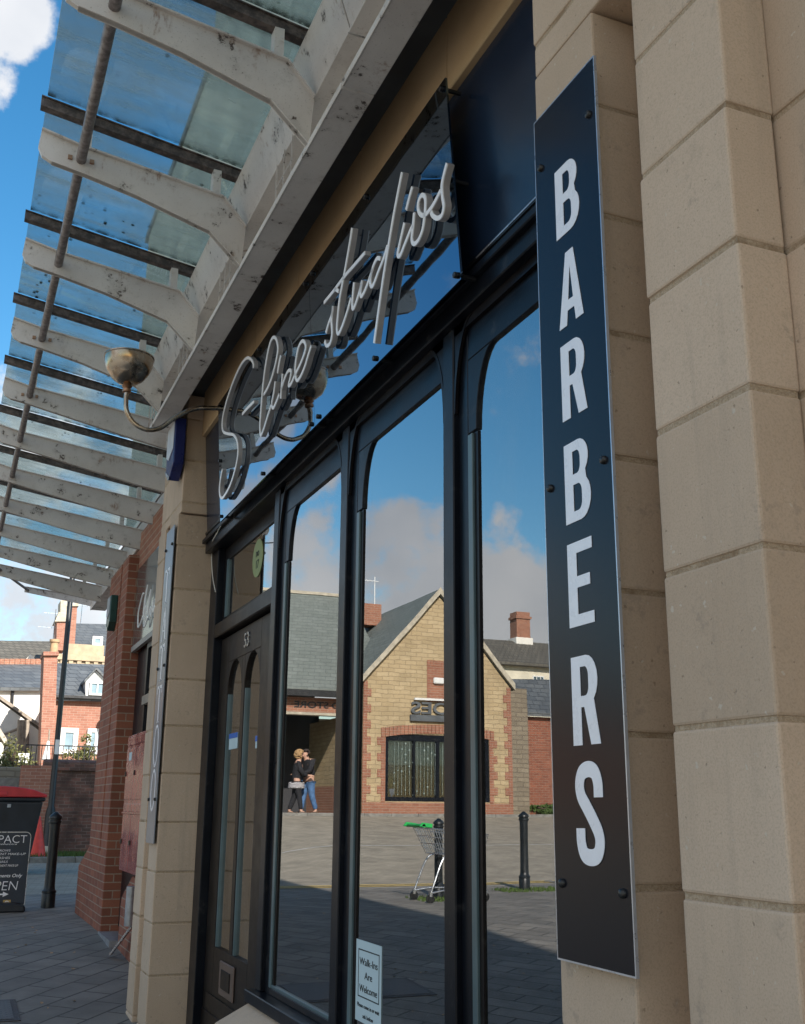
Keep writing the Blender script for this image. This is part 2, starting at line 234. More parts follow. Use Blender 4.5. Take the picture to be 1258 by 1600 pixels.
# ---------------------------------------------------------------- mesh helpers
class MB:
    def __init__(s): s.v = []; s.f = []
    def add(s, vs, fs):
        k = len(s.v); s.v += [Vector(v) for v in vs]; s.f += [tuple(i+k for i in f) for f in fs]; return s
    def box(s, x0, x1, y0, y1, z0, z1):
        v = [(x, y, z) for z in (z0, z1) for y in (y0, y1) for x in (x0, x1)]
        return s.add(v, [(0, 2, 3, 1), (4, 5, 7, 6), (0, 1, 5, 4), (2, 6, 7, 3), (0, 4, 6, 2), (1, 3, 7, 5)])
    def prism(s, pts, axis, a, b):                          # pts 2-D polygon; axis 0: (y,z) 1: (x,z) 2: (x,y)
        def mk(p, t): return [(t, p[0], p[1]), (p[0], t, p[1]), (p[0], p[1], t)][axis]
        n = len(pts); v = [mk(p, a) for p in pts]+[mk(p, b) for p in pts]
        return s.add(v, [tuple(range(n))[::-1], tuple(range(n, 2*n))]+[(i, (i+1) % n, n+(i+1) % n, n+i) for i in range(n)])
    def loft(s, A, B):                                      # two corresponding 3-D outlines
        n = len(A); return s.add(list(A)+list(B), [tuple(range(n))[::-1], tuple(range(n, 2*n))]+[(i, (i+1) % n, n+(i+1) % n, n+i) for i in range(n)])
    def slab(s, quad, d):                                   # quad of 3-D points thickened by vector d
        return s.loft([Vector(q) for q in quad], [Vector(q)+Vector(d) for q in quad])
    def tube(s, path, r, n=10, closed=False):
        P = [Vector(p) for p in path]; rings = []; up = None
        for i, p in enumerate(P):
            a = P[i-1] if i else (P[-1] if closed else P[0]); b = P[i+1] if i < len(P)-1 else (P[0] if closed else P[-1])
            t = (b-a).normalized()
            if up is None: up = t.orthogonal().normalized()
            up = (up-t*up.dot(t)); up = up.normalized() if up.length > 1e-6 else t.orthogonal().normalized()
            w = t.cross(up); rr = r[i] if isinstance(r, (list, tuple)) else r
            rings.append([p+up*rr*math.cos(2*math.pi*k/n)+w*rr*math.sin(2*math.pi*k/n) for k in range(n)])
        k0 = len(s.v); s.v += [q for R in rings for q in R]; m = len(rings)
        for i in range(m if closed else m-1):
            for k in range(n): s.f.append((k0+i*n+k, k0+i*n+(k+1) % n, k0+((i+1) % m)*n+(k+1) % n, k0+((i+1) % m)*n+k))
        if not closed: s.f.append(tuple(k0+k for k in range(n))[::-1]); s.f.append(tuple(k0+(m-1)*n+k for k in range(n)))
        return s
    def lathe(s, prof, c, n=28, axis='Z'):                   # prof: (radius, height)
        c = Vector(c); k0 = len(s.v)
        for r, h in prof:
            for k in range(n):
                a = 2*math.pi*k/n; q = (r*math.cos(a), r*math.sin(a), h)
                if axis == 'X': q = (h, r*math.cos(a), r*math.sin(a))
                s.v.append(c+Vector(q))
        for i in range(len(prof)-1):
            for k in range(n): s.f.append((k0+i*n+k, k0+i*n+(k+1) % n, k0+(i+1)*n+(k+1) % n, k0+(i+1)*n+k))
        if prof[0][0] > 1e-5: s.f.append(tuple(k0+k for k in range(n))[::-1])
        if prof[-1][0] > 1e-5: s.f.append(tuple(k0+(len(prof)-1)*n+k for k in range(n)))
        return s
    def build(s, name, mat, parent=None, smooth=False, bevel=0, seg=1):
        off = wloc(parent) if parent else Vector()
        me = bpy.data.meshes.new(name); me.from_pydata([v-off for v in s.v], [], s.f); me.validate()
        bm = bmesh.new(); bm.from_mesh(me); bmesh.ops.recalc_face_normals(bm, faces=bm.faces); bm.to_mesh(me); bm.free()
        o = bpy.data.objects.new(name, me); COL.objects.link(o)
        if mat: me.materials.append(MATS[mat])
        if smooth:
            for p in me.polygons: p.use_smooth = True
            me.set_sharp_from_angle(angle=math.radians(42))
        if bevel:
            b = o.modifiers.new('bevel', 'BEVEL'); b.width = bevel; b.segments = seg; b.limit_method = 'ANGLE'; b.angle_limit = math.radians(40)
        if parent: o.parent = parent
        return o
LOC = {}
def wloc(o):
    v = Vector(o.location)
    while o.parent: o = o.parent; v += o.location
    return v
def tag(o, label=None, cat=None, group=None, kind=None):
    if label: o['label'] = label
    if cat: o['category'] = cat
    if group: o['group'] = group
    if kind: o['kind'] = kind
    return o
def empty(name, loc, label, cat, group=None):
    o = bpy.data.objects.new(name, None); COL.objects.link(o); o.location = loc; o.empty_display_size = .1
    return tag(o, label, cat, group)
def box(name, mat, parent, x0, x1, y0, y1, z0, z1, bevel=0): return MB().box(x0, x1, y0, y1, z0, z1).build(name, mat, parent, bevel=bevel)
def copy_tree(o, parent=None):
    c = o.copy(); COL.objects.link(c)
    if parent: c.parent = parent
    for ch in [x for x in COL.objects if x.parent == o]: copy_tree(ch, c)
    return c
def crom(pts, k=6, closed=False):
    P = [Vector(p) for p in pts]; out = []; n = len(P)
    for i in range(n if closed else n-1):
        p0 = P[(i-1) % n] if (closed or i) else P[0]*2-P[1]; p1 = P[i]; p2 = P[(i+1) % n]; p3 = P[(i+2) % n] if (closed or i < n-2) else P[-1]*2-P[-2]
        for j in range(k):
            t = j/k; out.append(.5*((2*p1)+(p2-p0)*t+(2*p0-5*p1+4*p2-p3)*t*t+(3*p1-p0-3*p2+p3)*t**3))
    if not closed: out.append(P[-1])
    return out
def ribbon(mb, pts, w, frame, d0, d1, closed=False, wf=None):
    """flat stroke of width w along 2-D pts; frame(a,b,d) -> 3-D; extruded d0..d1"""
    P = [Vector((p[0], p[1])) for p in pts]; n = len(P); L = []; R = []
    for i, p in enumerate(P):
        a = P[i-1] if (i or closed) else P[0]; b = P[(i+1) % n] if (i < n-1 or closed) else P[-1]
        t = (b-a); t = t.normalized() if t.length > 1e-9 else Vector((1, 0)); q = Vector((-t.y, t.x)); ww = (wf(i/(n-1)) if wf else 1)*w/2
        L.append(p+q*ww); R.append(p-q*ww)
    k = len(mb.v)
    for i in range(n):
        for (p, d) in ((L[i], d0), (R[i], d0), (R[i], d1), (L[i], d1)): mb.v.append(Vector(frame(p.x, p.y, d)))
    for i in range(n if closed else n-1):
        a = k+4*i; b = k+4*((i+1) % n)
        for e in range(4): mb.f.append((a+e, a+(e+1) % 4, b+(e+1) % 4, b+e))
    if not closed: mb.f.append((k, k+3, k+2, k+1)); mb.f.append((k+4*(n-1), k+4*(n-1)+1, k+4*(n-1)+2, k+4*(n-1)+3))
    return mb
def text(name, body, mat, parent, origin, u, v, h, width=None, depth=.001, bold=0, shear=0, align='CENTER', spacing=1):
    """letters standing in the plane u (reading direction), v (up); h = cap height"""
    cu = bpy.data.curves.new(name, 'FONT'); cu.body = body; cu.align_x = align; cu.extrude = depth/2; cu.offset = bold; cu.shear = shear; cu.size = 1; cu.space_character = spacing; cu.resolution_u = 4
    o = bpy.data.objects.new(name, cu); COL.objects.link(o); bpy.context.view_layer.update()
    me = bpy.data.meshes.new_from_object(o.evaluated_get(bpy.context.evaluated_depsgraph_get())); bpy.data.objects.remove(o)
    u = Vector(u).normalized(); v = Vector(v).normalized(); w = u.cross(v); sc_ = h/.70
    xs = [p.co.x for p in me.vertices]; W0 = max(xs)-min(xs); sx = (width/W0) if width else sc_
    off = wloc(parent) if parent else Vector(); O = Vector(origin)-off
    for p in me.vertices: p.co = O+u*(p.co.x*sx)+v*(p.co.y*sc_)+w*(p.co.z)
    me.materials.clear(); me.materials.append(MATS[mat]); ob = bpy.data.objects.new(name, me); COL.objects.link(ob); ob.parent = parent; return ob

# ================================================================= THE SHOP
shop = empty('shop_building', (1.5, 4.2, 0), 'tan stone shop with a black window front between two grooved stone piers', 'building')
BT = 4.6
def pier(foot, z0, z1, off, base=0, parent=shop, name='stone_pier', lab=None):
    """stack of squared blocks (0.30 m courses) with recessed mortar beds"""
    mb = MB(); core = MB(); z = base+off-.3-.3*math.ceil(max(0, -z0)/.3)
    cx = sum(p[0] for p in foot)/len(foot); cy = sum(p[1] for p in foot)/len(foot)
    while z < z1:
        if z+.29 < z0: z += .3; continue
        a = max(z+.004, z0); b = min(z+.296, z1)
        jx, jy = random.uniform(-.0022, .0022), random.uniform(-.0015, .0015)
        if b-a > .02: mb.prism([(p[0]+jx, p[1]+jy) for p in foot], 2, a+random.uniform(0, .002), b-random.uniform(0, .003))
        z += .3
    ins = []
    for i, p in enumerate(foot):
        dx = .004 if p[0] < cx else -.004; dy = .004 if p[1] < cy else -.004; ins.append((p[0]+dx, p[1]+dy))
    core.prism(ins, 2, z0+.004, z1-.004)
    o = mb.build(name, 'stone', parent, bevel=.006, seg=2); at = o.data.attributes.new('blk', 'FLOAT', 'FACE'); nf = len(foot)+2; rv = [random.random() for _ in range(len(o.data.polygons)//nf+1)]
    for i_ in range(len(o.data.polygons)): at.data[i_].value = rv[i_//nf]
    core.build('mortar', 'mortar', o)
    if lab: o['label'] = lab
    return o
# barber-side pier leaf, near pier, groove back, cap
pier([(1.28, 1.89), (1.62, 1.89), (1.62, 2.175), (1.28, 2.175)], -1.1, 3.07, .1, lab='right hand leaf of the near stone pier, carrying the tall black sign')
pier([(1.28, 1.44), (1.40, 1.44), (1.40, 1.73), (1.28, 1.73)], -1.1, 3.07, .1, lab='nearest leaf of the stone pier')
pier([(1.402, 1.30), (1.70, 1.30), (1.70, 1.888), (1.402, 1.888)], -1.1, 3.07, .1, name='pier_groove')
pier([(1.28, 1.44), (1.70, 1.44), (1.70, 2.175), (1.28, 2.175)], 3.075, BT, .17, name='pier_cap')
pier([(1.43, -3.2), (1.75, -3.2), (1.75, 1.432), (1.43, 1.432)], -1.1, BT, .1, name='wall')
MB().box(1.41, 1.46, 1.4318, 1.4402, 0, BT).build('mortar_joint', 'mortar', shop)
# left pier
pier([(1.28, 7.07), (1.72, 7.07), (1.72, 7.36), (1.28, 7.36)], -1.1, 3.07, .15, lab='leaf of the far stone pier facing the door')
pier([(1.28, 7.54), (1.72, 7.54), (1.72, 7.80), (1.28, 7.80)], -1.1, 3.07, .15, lab='far leaf of the far stone pier')
pier([(1.375, 7.362), (1.72, 7.362), (1.72, 7.538), (1.375, 7.538)], -1.1, 3.07, .15, name='pier_groove')
pier([(1.29, 7.05), (1.72, 7.05), (1.72, 7.80), (1.29, 7.80)], 3.075, 3.93, .15, name='pier_cap')
MB().prism([(1.47, 7.05), (1.47, 3.5)], 2, 0, 0) if False else None
c = MB(); c.prism([(1.44, 3.50), (1.47, 3.74), (1.47, 3.93), (1.60, 3.93), (1.60, 3.50)], 1, 6.96, 7.049); c.build('corbel', 'stone', shop, bevel=.004)
# lintel blocks
mb = MB()
ys = [2.18, 3.0, 3.9, 4.8, 5.65, 6.5, 7.045]
for a, b in zip(ys[:-1], ys[1:]): mb.box(1.40, 1.70, a+.003, b-.003, 3.63, 4.25)
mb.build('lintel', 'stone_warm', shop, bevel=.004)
box('mortar', 'mortar', shop, 1.407, 1.69, 2.18, 7.04, 3.634, 4.24)
# masses behind and above
box('wall', 'render_grey', shop, 1.44, 2.2, -3.4, 7.78, 4.252, 8.2)
box('eaves_board', 'lead', shop, 1.205, 1.44, -3.4, 7.9, 3.955, 4.0)
MB().prism([(1.4, 8.2), (1.4, 8.3), (6.0, 11.6), (11, 8.3), (11, 8.2)], 1, -8, 8.0).build('roof', 'slate', shop)
box('wall', 'render_grey', shop, 10.2, 10.5, -7.9, 7.9, 0, 8.2)
box('wall', 'render_grey', shop, 2.21, 10.19, -7.9, -7.6, 0, 8.2); box('wall', 'render_grey', shop, 1.44, 1.9, -7.9, -3.41, 0, 8.2)
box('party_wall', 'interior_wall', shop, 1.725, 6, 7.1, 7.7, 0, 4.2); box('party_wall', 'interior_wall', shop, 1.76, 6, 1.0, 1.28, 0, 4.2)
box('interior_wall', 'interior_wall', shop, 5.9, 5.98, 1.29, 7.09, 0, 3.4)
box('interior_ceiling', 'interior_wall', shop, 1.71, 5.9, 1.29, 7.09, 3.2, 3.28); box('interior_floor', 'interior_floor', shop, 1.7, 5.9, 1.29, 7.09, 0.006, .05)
# stone cill and stall riser below the windows
mb = MB()
for a, b in ((2.18, 3.28), (3.286, 4.38), (4.386, 5.47)): mb.prism([(1.30, .06), (1.30, .135), (1.325, .16), (1.50, .245), (1.60, .245), (1.60, .06)], 1, a, b)
mb.build('cill', 'stone', shop, bevel=.006, seg=2)
box('stall_riser', 'stone', shop, 1.345, 1.6, 2.18, 5.45, -1, .06); box('door_step', 'door_brown', shop, 1.568, 1.75, 5.455, 7.04, -.7, -.002, .006)
# ---- window front: frame mesh, then each window with its pane
Fx = 1.50
wf = empty
frame = MB()
HT = 2.80
frame.box(Fx-.03, 1.66, 2.178, 7.045, HT, 2.93)               # head
frame.box(Fx-.055, Fx-.028, 2.178, 7.045, 2.865, 2.895)       # drip mould
frame.box(Fx-.045, 1.66, 2.178, 5.47, .245, .30)              # timber cill
mull = [(2.178, 2.26), (3.17, 3.255), (4.26, 4.345), (5.35, 5.44)]
for a, b in mull: frame.box(Fx, 1.66, a, b, .30, HT)
frame.box(Fx+.02, 1.66, 6.86, 7.045, -.6, HT).box(Fx, 1.66, 5.44, 5.452, -.6, .30)                   # door jamb
fr = frame.build('window_frame', 'frame_black', shop, bevel=.004); fr['label'] = 'glossy black timber frame with moulded mullions'
bays = [(2.26, 3.17), (3.255, 4.26), (4.345, 5.35)]
for k, (a, b) in enumerate(bays):
    z0, z1 = .30, HT                                          # slim sash nearly flush with the glass
    g2 = MB(); g2.box(1.522, 1.60, b-.072, b, z0, z1).box(1.522, 1.60, a, a+.016, z0, z1).box(1.522, 1.60, a+.016, b-.072, z0, z0+.03).box(1.522, 1.60, a+.016, b-.072, z1-.15, z1)  # top rail deepened to stand in for the dark canopy reflection
    g2.prism([(b-.072, z1-.15), (b-.072, z1-.42)]+[(b-.132-.13*(1-math.cos(q)), z1-.42+.27*math.sin(q)) for q in [math.pi/2*i/8 for i in range(9)]], 0, 1.523, 1.56)
    w_ = g2.build('window', 'frame_black', shop, bevel=.003)
    g = MB(); g.box(1.520, 1.545, b-.106, b-.0725, z0+.03, z1-.425).box(1.524, 1.545, a+.0165, b-.1065, z0+.0305, z0+.045); g.build('sash_edge', 'frame_green', w_, bevel=.002)
    MB().box(1.529, 1.545, b-.132, b-.1065, z0+.0455, z1-.425).build('glazing_bead', 'frame_dark', w_)
    for x_, nm, m_ in ((GX, 'pane', 'shop_glass'), (GX+.024, 'inner_pane', 'shop_glass_inner')):
        MB().box(x_, x_+.002, a+.01, b-.06, z0+.02, z1-.03).build(nm, m_, w_)
    # arched corner brackets under the head
    s = MB(); R = .26
    for sgn, y0 in ((1, a), (-1, b)):
        arc = [(y0, HT), (y0, HT-R*1.25)]+[(y0+sgn*(R*.55-R*.55*math.cos(q)), HT-R*1.25+R*1.25*math.sin(q)) for q in [math.pi/2*i/8 for i in range(1, 9)]]
        s.prism(arc, 0, Fx+.006, Fx+.02)
        ribbon(s, arc[2:] if False else [(y0, HT-R*1.25)]+arc[2:], .014, lambda p, q, d: Vector((Fx+.004+d, p, q)), 0, .012)
    s.box(Fx+.006, Fx+.02, a, b, HT-.035, HT); s.build('arch_bracket', 'frame_dark', w_)
# overlight and door
a, b = 5.44, 6.86
box('transom', 'frame_dark', shop, Fx+.02, 1.66, a, b, 2.20, 2.29, .006)
ov = MB(); ov.box(1.568, 1.65, a, a+.05, 2.29, HT).box(1.568, 1.65, b-.08, b, 2.29, HT).box(1.568, 1.65, a+.05, b-.08, 2.29, 2.33).box(1.568, 1.65, a+.05, b-.08, HT-.09, HT)
ovo = ov.build('overlight', 'frame_dark', shop); box('bead', 'frame_green', ovo, 1.562, 1.575, b-.115, b-.085, 2.33, HT-.09)
MB().box(1.575, 1.578, a+.04, b-.07, 2.32, HT-.08).build('pane', 'shop_glass', ovo)
dX = 1.57
def archpoly(y0, y1, z0, z1, n=8):
    r = (y1-y0)/2; c_ = (y0+y1)/2
    return [(y0, z0), (y1, z0)]+[(c_+r*math.cos(math.pi*i/n), z1-r*1.2+r*1.2*math.sin(math.pi*i/n)) for i in range(n+1)]
dr = MB(); p1 = (6.27, 6.62); p2 = (5.86, 6.20); dz0, dz1 = .36, 2.02
dr.box(dX, dX+.05, 6.62, b-.02, .0, 2.19).box(dX, dX+.05, 6.20, 6.27, dz0, dz1).box(dX, dX+.05, a+.02, 5.86, 0, 2.19).box(dX, dX+.05, 5.86, 6.62, 0, dz0).box(dX, dX+.05, 5.86, 6.62, dz1, 2.19)
for (y0, y1) in (p1, p2):
    r = (y1-y0)/2; c_ = (y0+y1)/2
    for sg in (0, 1):
        arc = [(c_+r*math.cos(math.pi*i/12), dz1-r*1.2+r*1.2*math.sin(math.pi*i/12)) for i in (range(0, 7) if sg == 0 else range(12, 5, -1))]
        dr.prism([(y1 if sg == 0 else y0, dz1)]+arc, 0, dX, dX+.05)
door = dr.build('door', 'door_brown', shop, bevel=.003); door['label'] = 'dark brown door with two tall arched glass panels'
for (y0, y1) in (p1, p2):
    MB().box(dX+.02, dX+.024, y0, y1, dz0, dz1-.005).build('door_glass', 'shop_glass', door)
    q = MB(); q.box(dX+.005, dX+.045, y1-.022, y1-.001, dz0, dz1-.2).box(dX+.005, dX+.045, y0+.001, y0+.016, dz0, dz1-.2); q.build('glazing_bead', 'frame_green', door)
lp = MB(); lp.box(dX-.012, dX, 6.10, 6.42, .13, .31); lpo = lp.build('letter_plate', 'plate_brown', door, bevel=.006); box('flap', 'door_brown', lpo, dX-.018, dX-.012, 6.16, 6.36, .17, .27, .004)
text('door_number', '53', 'steel', door, (dX-.004, 6.17, 2.06), (0, -1, 0), (0, 0, 1), .085, depth=.008, bold=.01)
box('kick_board', 'door_brown', door, dX-.008, dX, 5.56, 6.74, .02, .10)
# stickers and notices
def flat(name, mat, parent, X, y0, y1, z0, z1, th=.0015): return box(name, mat, parent, X-th, X, y0, y1, z0, z1)
n_ = empty('notice', (GX-.002, 4.12, .3), 'pale blue walk-in notice taped inside the foot of the middle window', 'notice')
yA = PX(557, 1500, GX).y; yB = PX(597, 1520, GX).y; zt = PX(557, 1466, GX).z; zb = PX(556, 1592, GX).z
flat('sheet', 'paper', n_, GX-.001, yB, yA, zb, zt)
fx = GX-.0035; bw = .004; i0, i1, j0, j1 = yB+.02, yA-.03, zb+(zt-zb)*.30, zt-(zt-zb)*.11
rb = MB(); rb.box(fx, fx+.001, i0, i1, j1-bw, j1).box(fx, fx+.001, i0, i1, j0, j0+bw).box(fx, fx+.001, i0, i0+bw, j0, j1).box(fx, fx+.001, i1-bw, i1, j0, j1); rb.build('border', 'ink', n_)
cy = (i0+i1)/2; H = j1-j0
for s_, zf, wf_ in (('Walk-Ins', .68, .86), ('Are', .40, .36), ('Welcome', .12, .84)): text('lettering', s_, 'ink', n_, (fx, cy, j0+H*zf), (0, -1, 0), (0, 0, 1), H*.15, (i1-i0)*wf_)
for s_, zf, wf_ in (('Please come in or wait', .18, .84), ('ask below', .06, .4)): text('lettering', s_, 'ink', n_, (fx, cy, zb+(zt-zb)*zf), (0, -1, 0), (0, 0, 1), .014, (yA-yB)*wf_)
n2 = empty('window_sticker', (GX, 3.9, .35), 'small faint square sticker with a ring, low in the middle window', 'sticker')
y1_, y0_ = PX(606, 1530, GX+.02).y, PX(633, 1530, GX+.02).y; zz1, zz0 = PX(606, 1524, GX+.02).z, PX(606, 1552, GX+.02).z
flat('card', 'dish', n2, GX+.02, y0_, y1_, zz0, zz1); MB().lathe([(.05, 0), (.05, -.001), (.035, -.001), (.035, 0)], (GX+.0175, (y0_+y1_)/2, (zz0+zz1)/2), 24, 'X').build('ring', 'blue_plastic', n2)
yst = PX(403, 872, 1.573).y; zst = PX(403, 872, 1.573).z
n3_ = empty('round_sticker', (1.573, yst, zst), 'round yellow-green sticker on the glass above the door', 'sticker')
MB().lathe([(.115, 0), (.115, -.002), (0, -.002)], (1.573, yst, zst), 32, 'X').build('disc', 'sticker_yellow', n3_)
text('lettering', 'no\n17', 'ink', n3_, (1.5695, yst, zst+.01), (0, -1, 0), (0, 0, 1), .05)
for (px0, px1, py0, py1, l_) in ((359, 371, 1147, 1169, 'blue and white sticker on the left glass of the door'), (400, 407, 1150, 1168, 'small white sticker on the right glass of the door')):
    A = PX(px0, py0, dX+.018); B = PX(px1, py1, dX+.018)
    e_ = empty('door_sticker', A, l_, 'sticker', 'stickers on the door glass'); flat('card', 'paper', e_, dX+.018, B.y, A.y, B.z, A.z); flat('band', 'sticker_blue', e_, dX+.0160, B.y, A.y, A.z-.03, A.z)
# ---- navy fascia board (leans forward) and glossy sign
def fas(y, s, d=0):                                          # s 0 bottom .. 1 top on leaning navy board
    return Vector((1.475-.05*s-d, y, 2.935+.69*s))
fb = empty('fascia_board', (1.45, 4.6, 2.93), 'plain dark navy fascia board behind the script sign', 'fascia')
MB().slab([fas(2.18, 0), fas(7.04, 0), fas(7.04, 1), fas(2.18, 1)], (.03, 0, 0)).build('board', 'navy', fb)
MB().slab([fas(2.18, -.012, .012), fas(7.04, -.012, .012), fas(7.04, .012, .012), fas(2.18, .012, .012)], (.013, 0, 0)).build('edge_strip', 'black_plastic', fb)
MB().slab([fas(2.18, -.004, .015), fas(2.9, -.004, .015), fas(2.9, .002, .015), fas(2.18, .002, .015)], (.002, 0, 0)).build('trim', 'silver_edge', fb)
def sg(y, s, d=0): return Vector((1.392-.055*s-d*.998, y, 2.83+.76*s-d*.07))
ss = empty('script_sign', (1.39, 4.5, 2.83), 'black mirror sign with white raised script lettering over the windows', 'sign')
YR, YL = 2.875, 6.28
cuts = [YR, 4.42, YL]
for a_, b_ in zip(cuts[:-1], cuts[1:]):
    MB().slab([sg(a_+.0015, 0), sg(b_-.0015, 0), sg(b_-.0015, 1), sg(a_+.0015, 1)], (.008, 0, 0)).build('panel', 'mirror_acrylic', ss)
for s_ in (.035, .965, .5):
    for y in (YR+.03, 3.65, 4.36, 4.47, 5.3, YL-.03):
        if s_ == .5 and y not in (YR+.03, YL-.03, 4.36, 4.47): continue
        p = sg(y, s_); MB().lathe([(.009, -.012), (.011, -.010), (.011, 0), (.008, 0), (.008, .07)], p, 12, 'X').build('standoff', 'black_plastic', ss, smooth=True)
MB().slab([sg(YL, 0, -.03), sg(YL+.012, 0, -.03), sg(YL+.012, 1, -.03), sg(YL, 1, -.03)], (.05, 0, 0))
# trace of the script strokes (photo pixels on the plane of the letters)
def z1_(x, y): return (330+x/6.155, 540+y/6.155)
def z2_(x, y): return (490+x/5.0, 240+y/5.0)
LD = .038                                                    # how far the faces stand off the panel
def onsign(px, py):
    n = Vector((.998, 0, .07)); p0 = sg(4, .5, LD); v = ray(px, py); o = Vector((0, 0, CZ)); t_ = (p0-o).dot(n)/v.dot(n); q = o+v*t_
    return (q.y, (q.z-2.83+LD*.07)/.76)
def fr_(a, b, d): return sg(a, b/.76, LD-.026+d)             # b in metres up the panel
strokes = {
 'letter': [
  [z1_(*p) for p in [(405, 215), (402, 165), (375, 125), (340, 122), (290, 180), (235, 290), (185, 420), (140, 560), (112, 680), (104, 770), (118, 830), (165, 848), (215, 860), (245, 910), (255, 990), (250, 1080), (225, 1200), (185, 1330), (140, 1420), (105, 1465), (82, 1440), (78, 1360), (90, 1270), (105, 1190)]],
  [z1_(*p) for p in [(298, 660), (350, 600), (410, 540)]],
  [z1_(*p) for p in [(505, 470), (545, 400), (590, 280), (628, 120), (640, 20), (625, -60), (600, -80), (572, -40), (545, 60), (515, 230), (495, 400), (478, 600), (466, 780), (475, 860), (500, 810), (540, 680), (580, 560)]],
  [z1_(*p) for p in [(615, 345), (600, 450), (580, 560), (595, 600), (625, 540), (650, 470)]],
  [z1_(*p) for p in [(668, 95), (650, 180), (636, 265)]],
  [z1_(*p) for p in [(683, 270), (675, 370), (665, 510)]],
  [z1_(*p) for p in [(665, 440), (700, 330), (735, 250), (765, 240), (760, 300), (742, 380), (765, 370), (800, 290), (850, 190), (900, 60), (905, -10), (880, -45), (845, 0), (820, 100), (805, 230), (818, 330), (850, 310), (895, 210), (935, 80), (960, 5)]],
 ],
 'letter2': [
  [z2_(*p) for p in [(95, 1400), (115, 1330), (140, 1260), (150, 1190), (138, 1300), (143, 1400), (128, 1480), (100, 1500), (85, 1465)]],
  [z2_(*p) for p in [(300, 580), (285, 680), (255, 850), (225, 1010), (200, 1150), (185, 1290), (180, 1380), (195, 1405), (225, 1340), (262, 1230), (290, 1130)]],
  [z2_(*p) for p in [(80, 1165), (150, 1080), (240, 960), (310, 880), (400, 775)]],
  [z2_(*p) for p in [(165, 1055), (195, 1075)]],
  [z2_(*p) for p in [(315, 1005), (305, 1100), (300, 1190), (310, 1210), (335, 1150), (365, 1050), (378, 990), (365, 1070), (370, 1115), (395, 1080), (430, 990), (460, 900)]],
  [z2_(*p) for p in [(520, 820), (495, 820), (465, 880), (442, 970), (445, 1030), (465, 1025), (505, 920), (545, 820), (575, 720)]],
  [z2_(*p) for p in [(690, 145), (665, 270), (630, 450), (590, 680), (545, 950), (510, 1190), (470, 1480)]],
  [z2_(*p) for p in [(708, 540), (690, 620), (665, 730), (655, 790), (675, 795), (710, 710), (750, 610), (775, 560)]],
  [z2_(*p) for p in [(770, 260), (745, 350), (722, 440)]],
  [z2_(*p) for p in [(785, 460), (775, 570), (765, 670), (785, 705), (820, 670), (850, 590), (865, 490), (872, 400), (868, 340), (845, 325), (820, 370), (815, 430), (835, 475), (870, 478), (920, 420), (960, 350), (990, 290)]],
  [z2_(*p) for p in [(1040, 75), (1015, 170), (1000, 250), (1005, 340), (1015, 410), (1000, 480), (965, 505), (930, 485), (915, 455)]],
 ]}
for key, L_ in strokes.items():
    for st in L_:
        q = [onsign(*p) for p in st]; q = [(a_, b_*.76) for a_, b_ in q]
        cur = [(p.x, p.y) for p in crom([(a_, b_, 0) for a_, b_ in q], 5)]
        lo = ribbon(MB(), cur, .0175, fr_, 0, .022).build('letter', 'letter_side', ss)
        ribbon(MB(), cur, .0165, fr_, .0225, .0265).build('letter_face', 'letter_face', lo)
# hanging white cable at the sign's foot
cb = crom([PX(345, 822, 1.40), PX(338, 835, 1.36), PX(331, 850, 1.5), PX(331, 880, 1.5), PX(333, 905, 1.5), PX(337, 925, 1.5)], 6)
tag(MB().tube(cb, .0035, 6).build('cable', 'cable_white', smooth=True), 'thin pale cable hanging from the left foot of the script sign', 'cable')

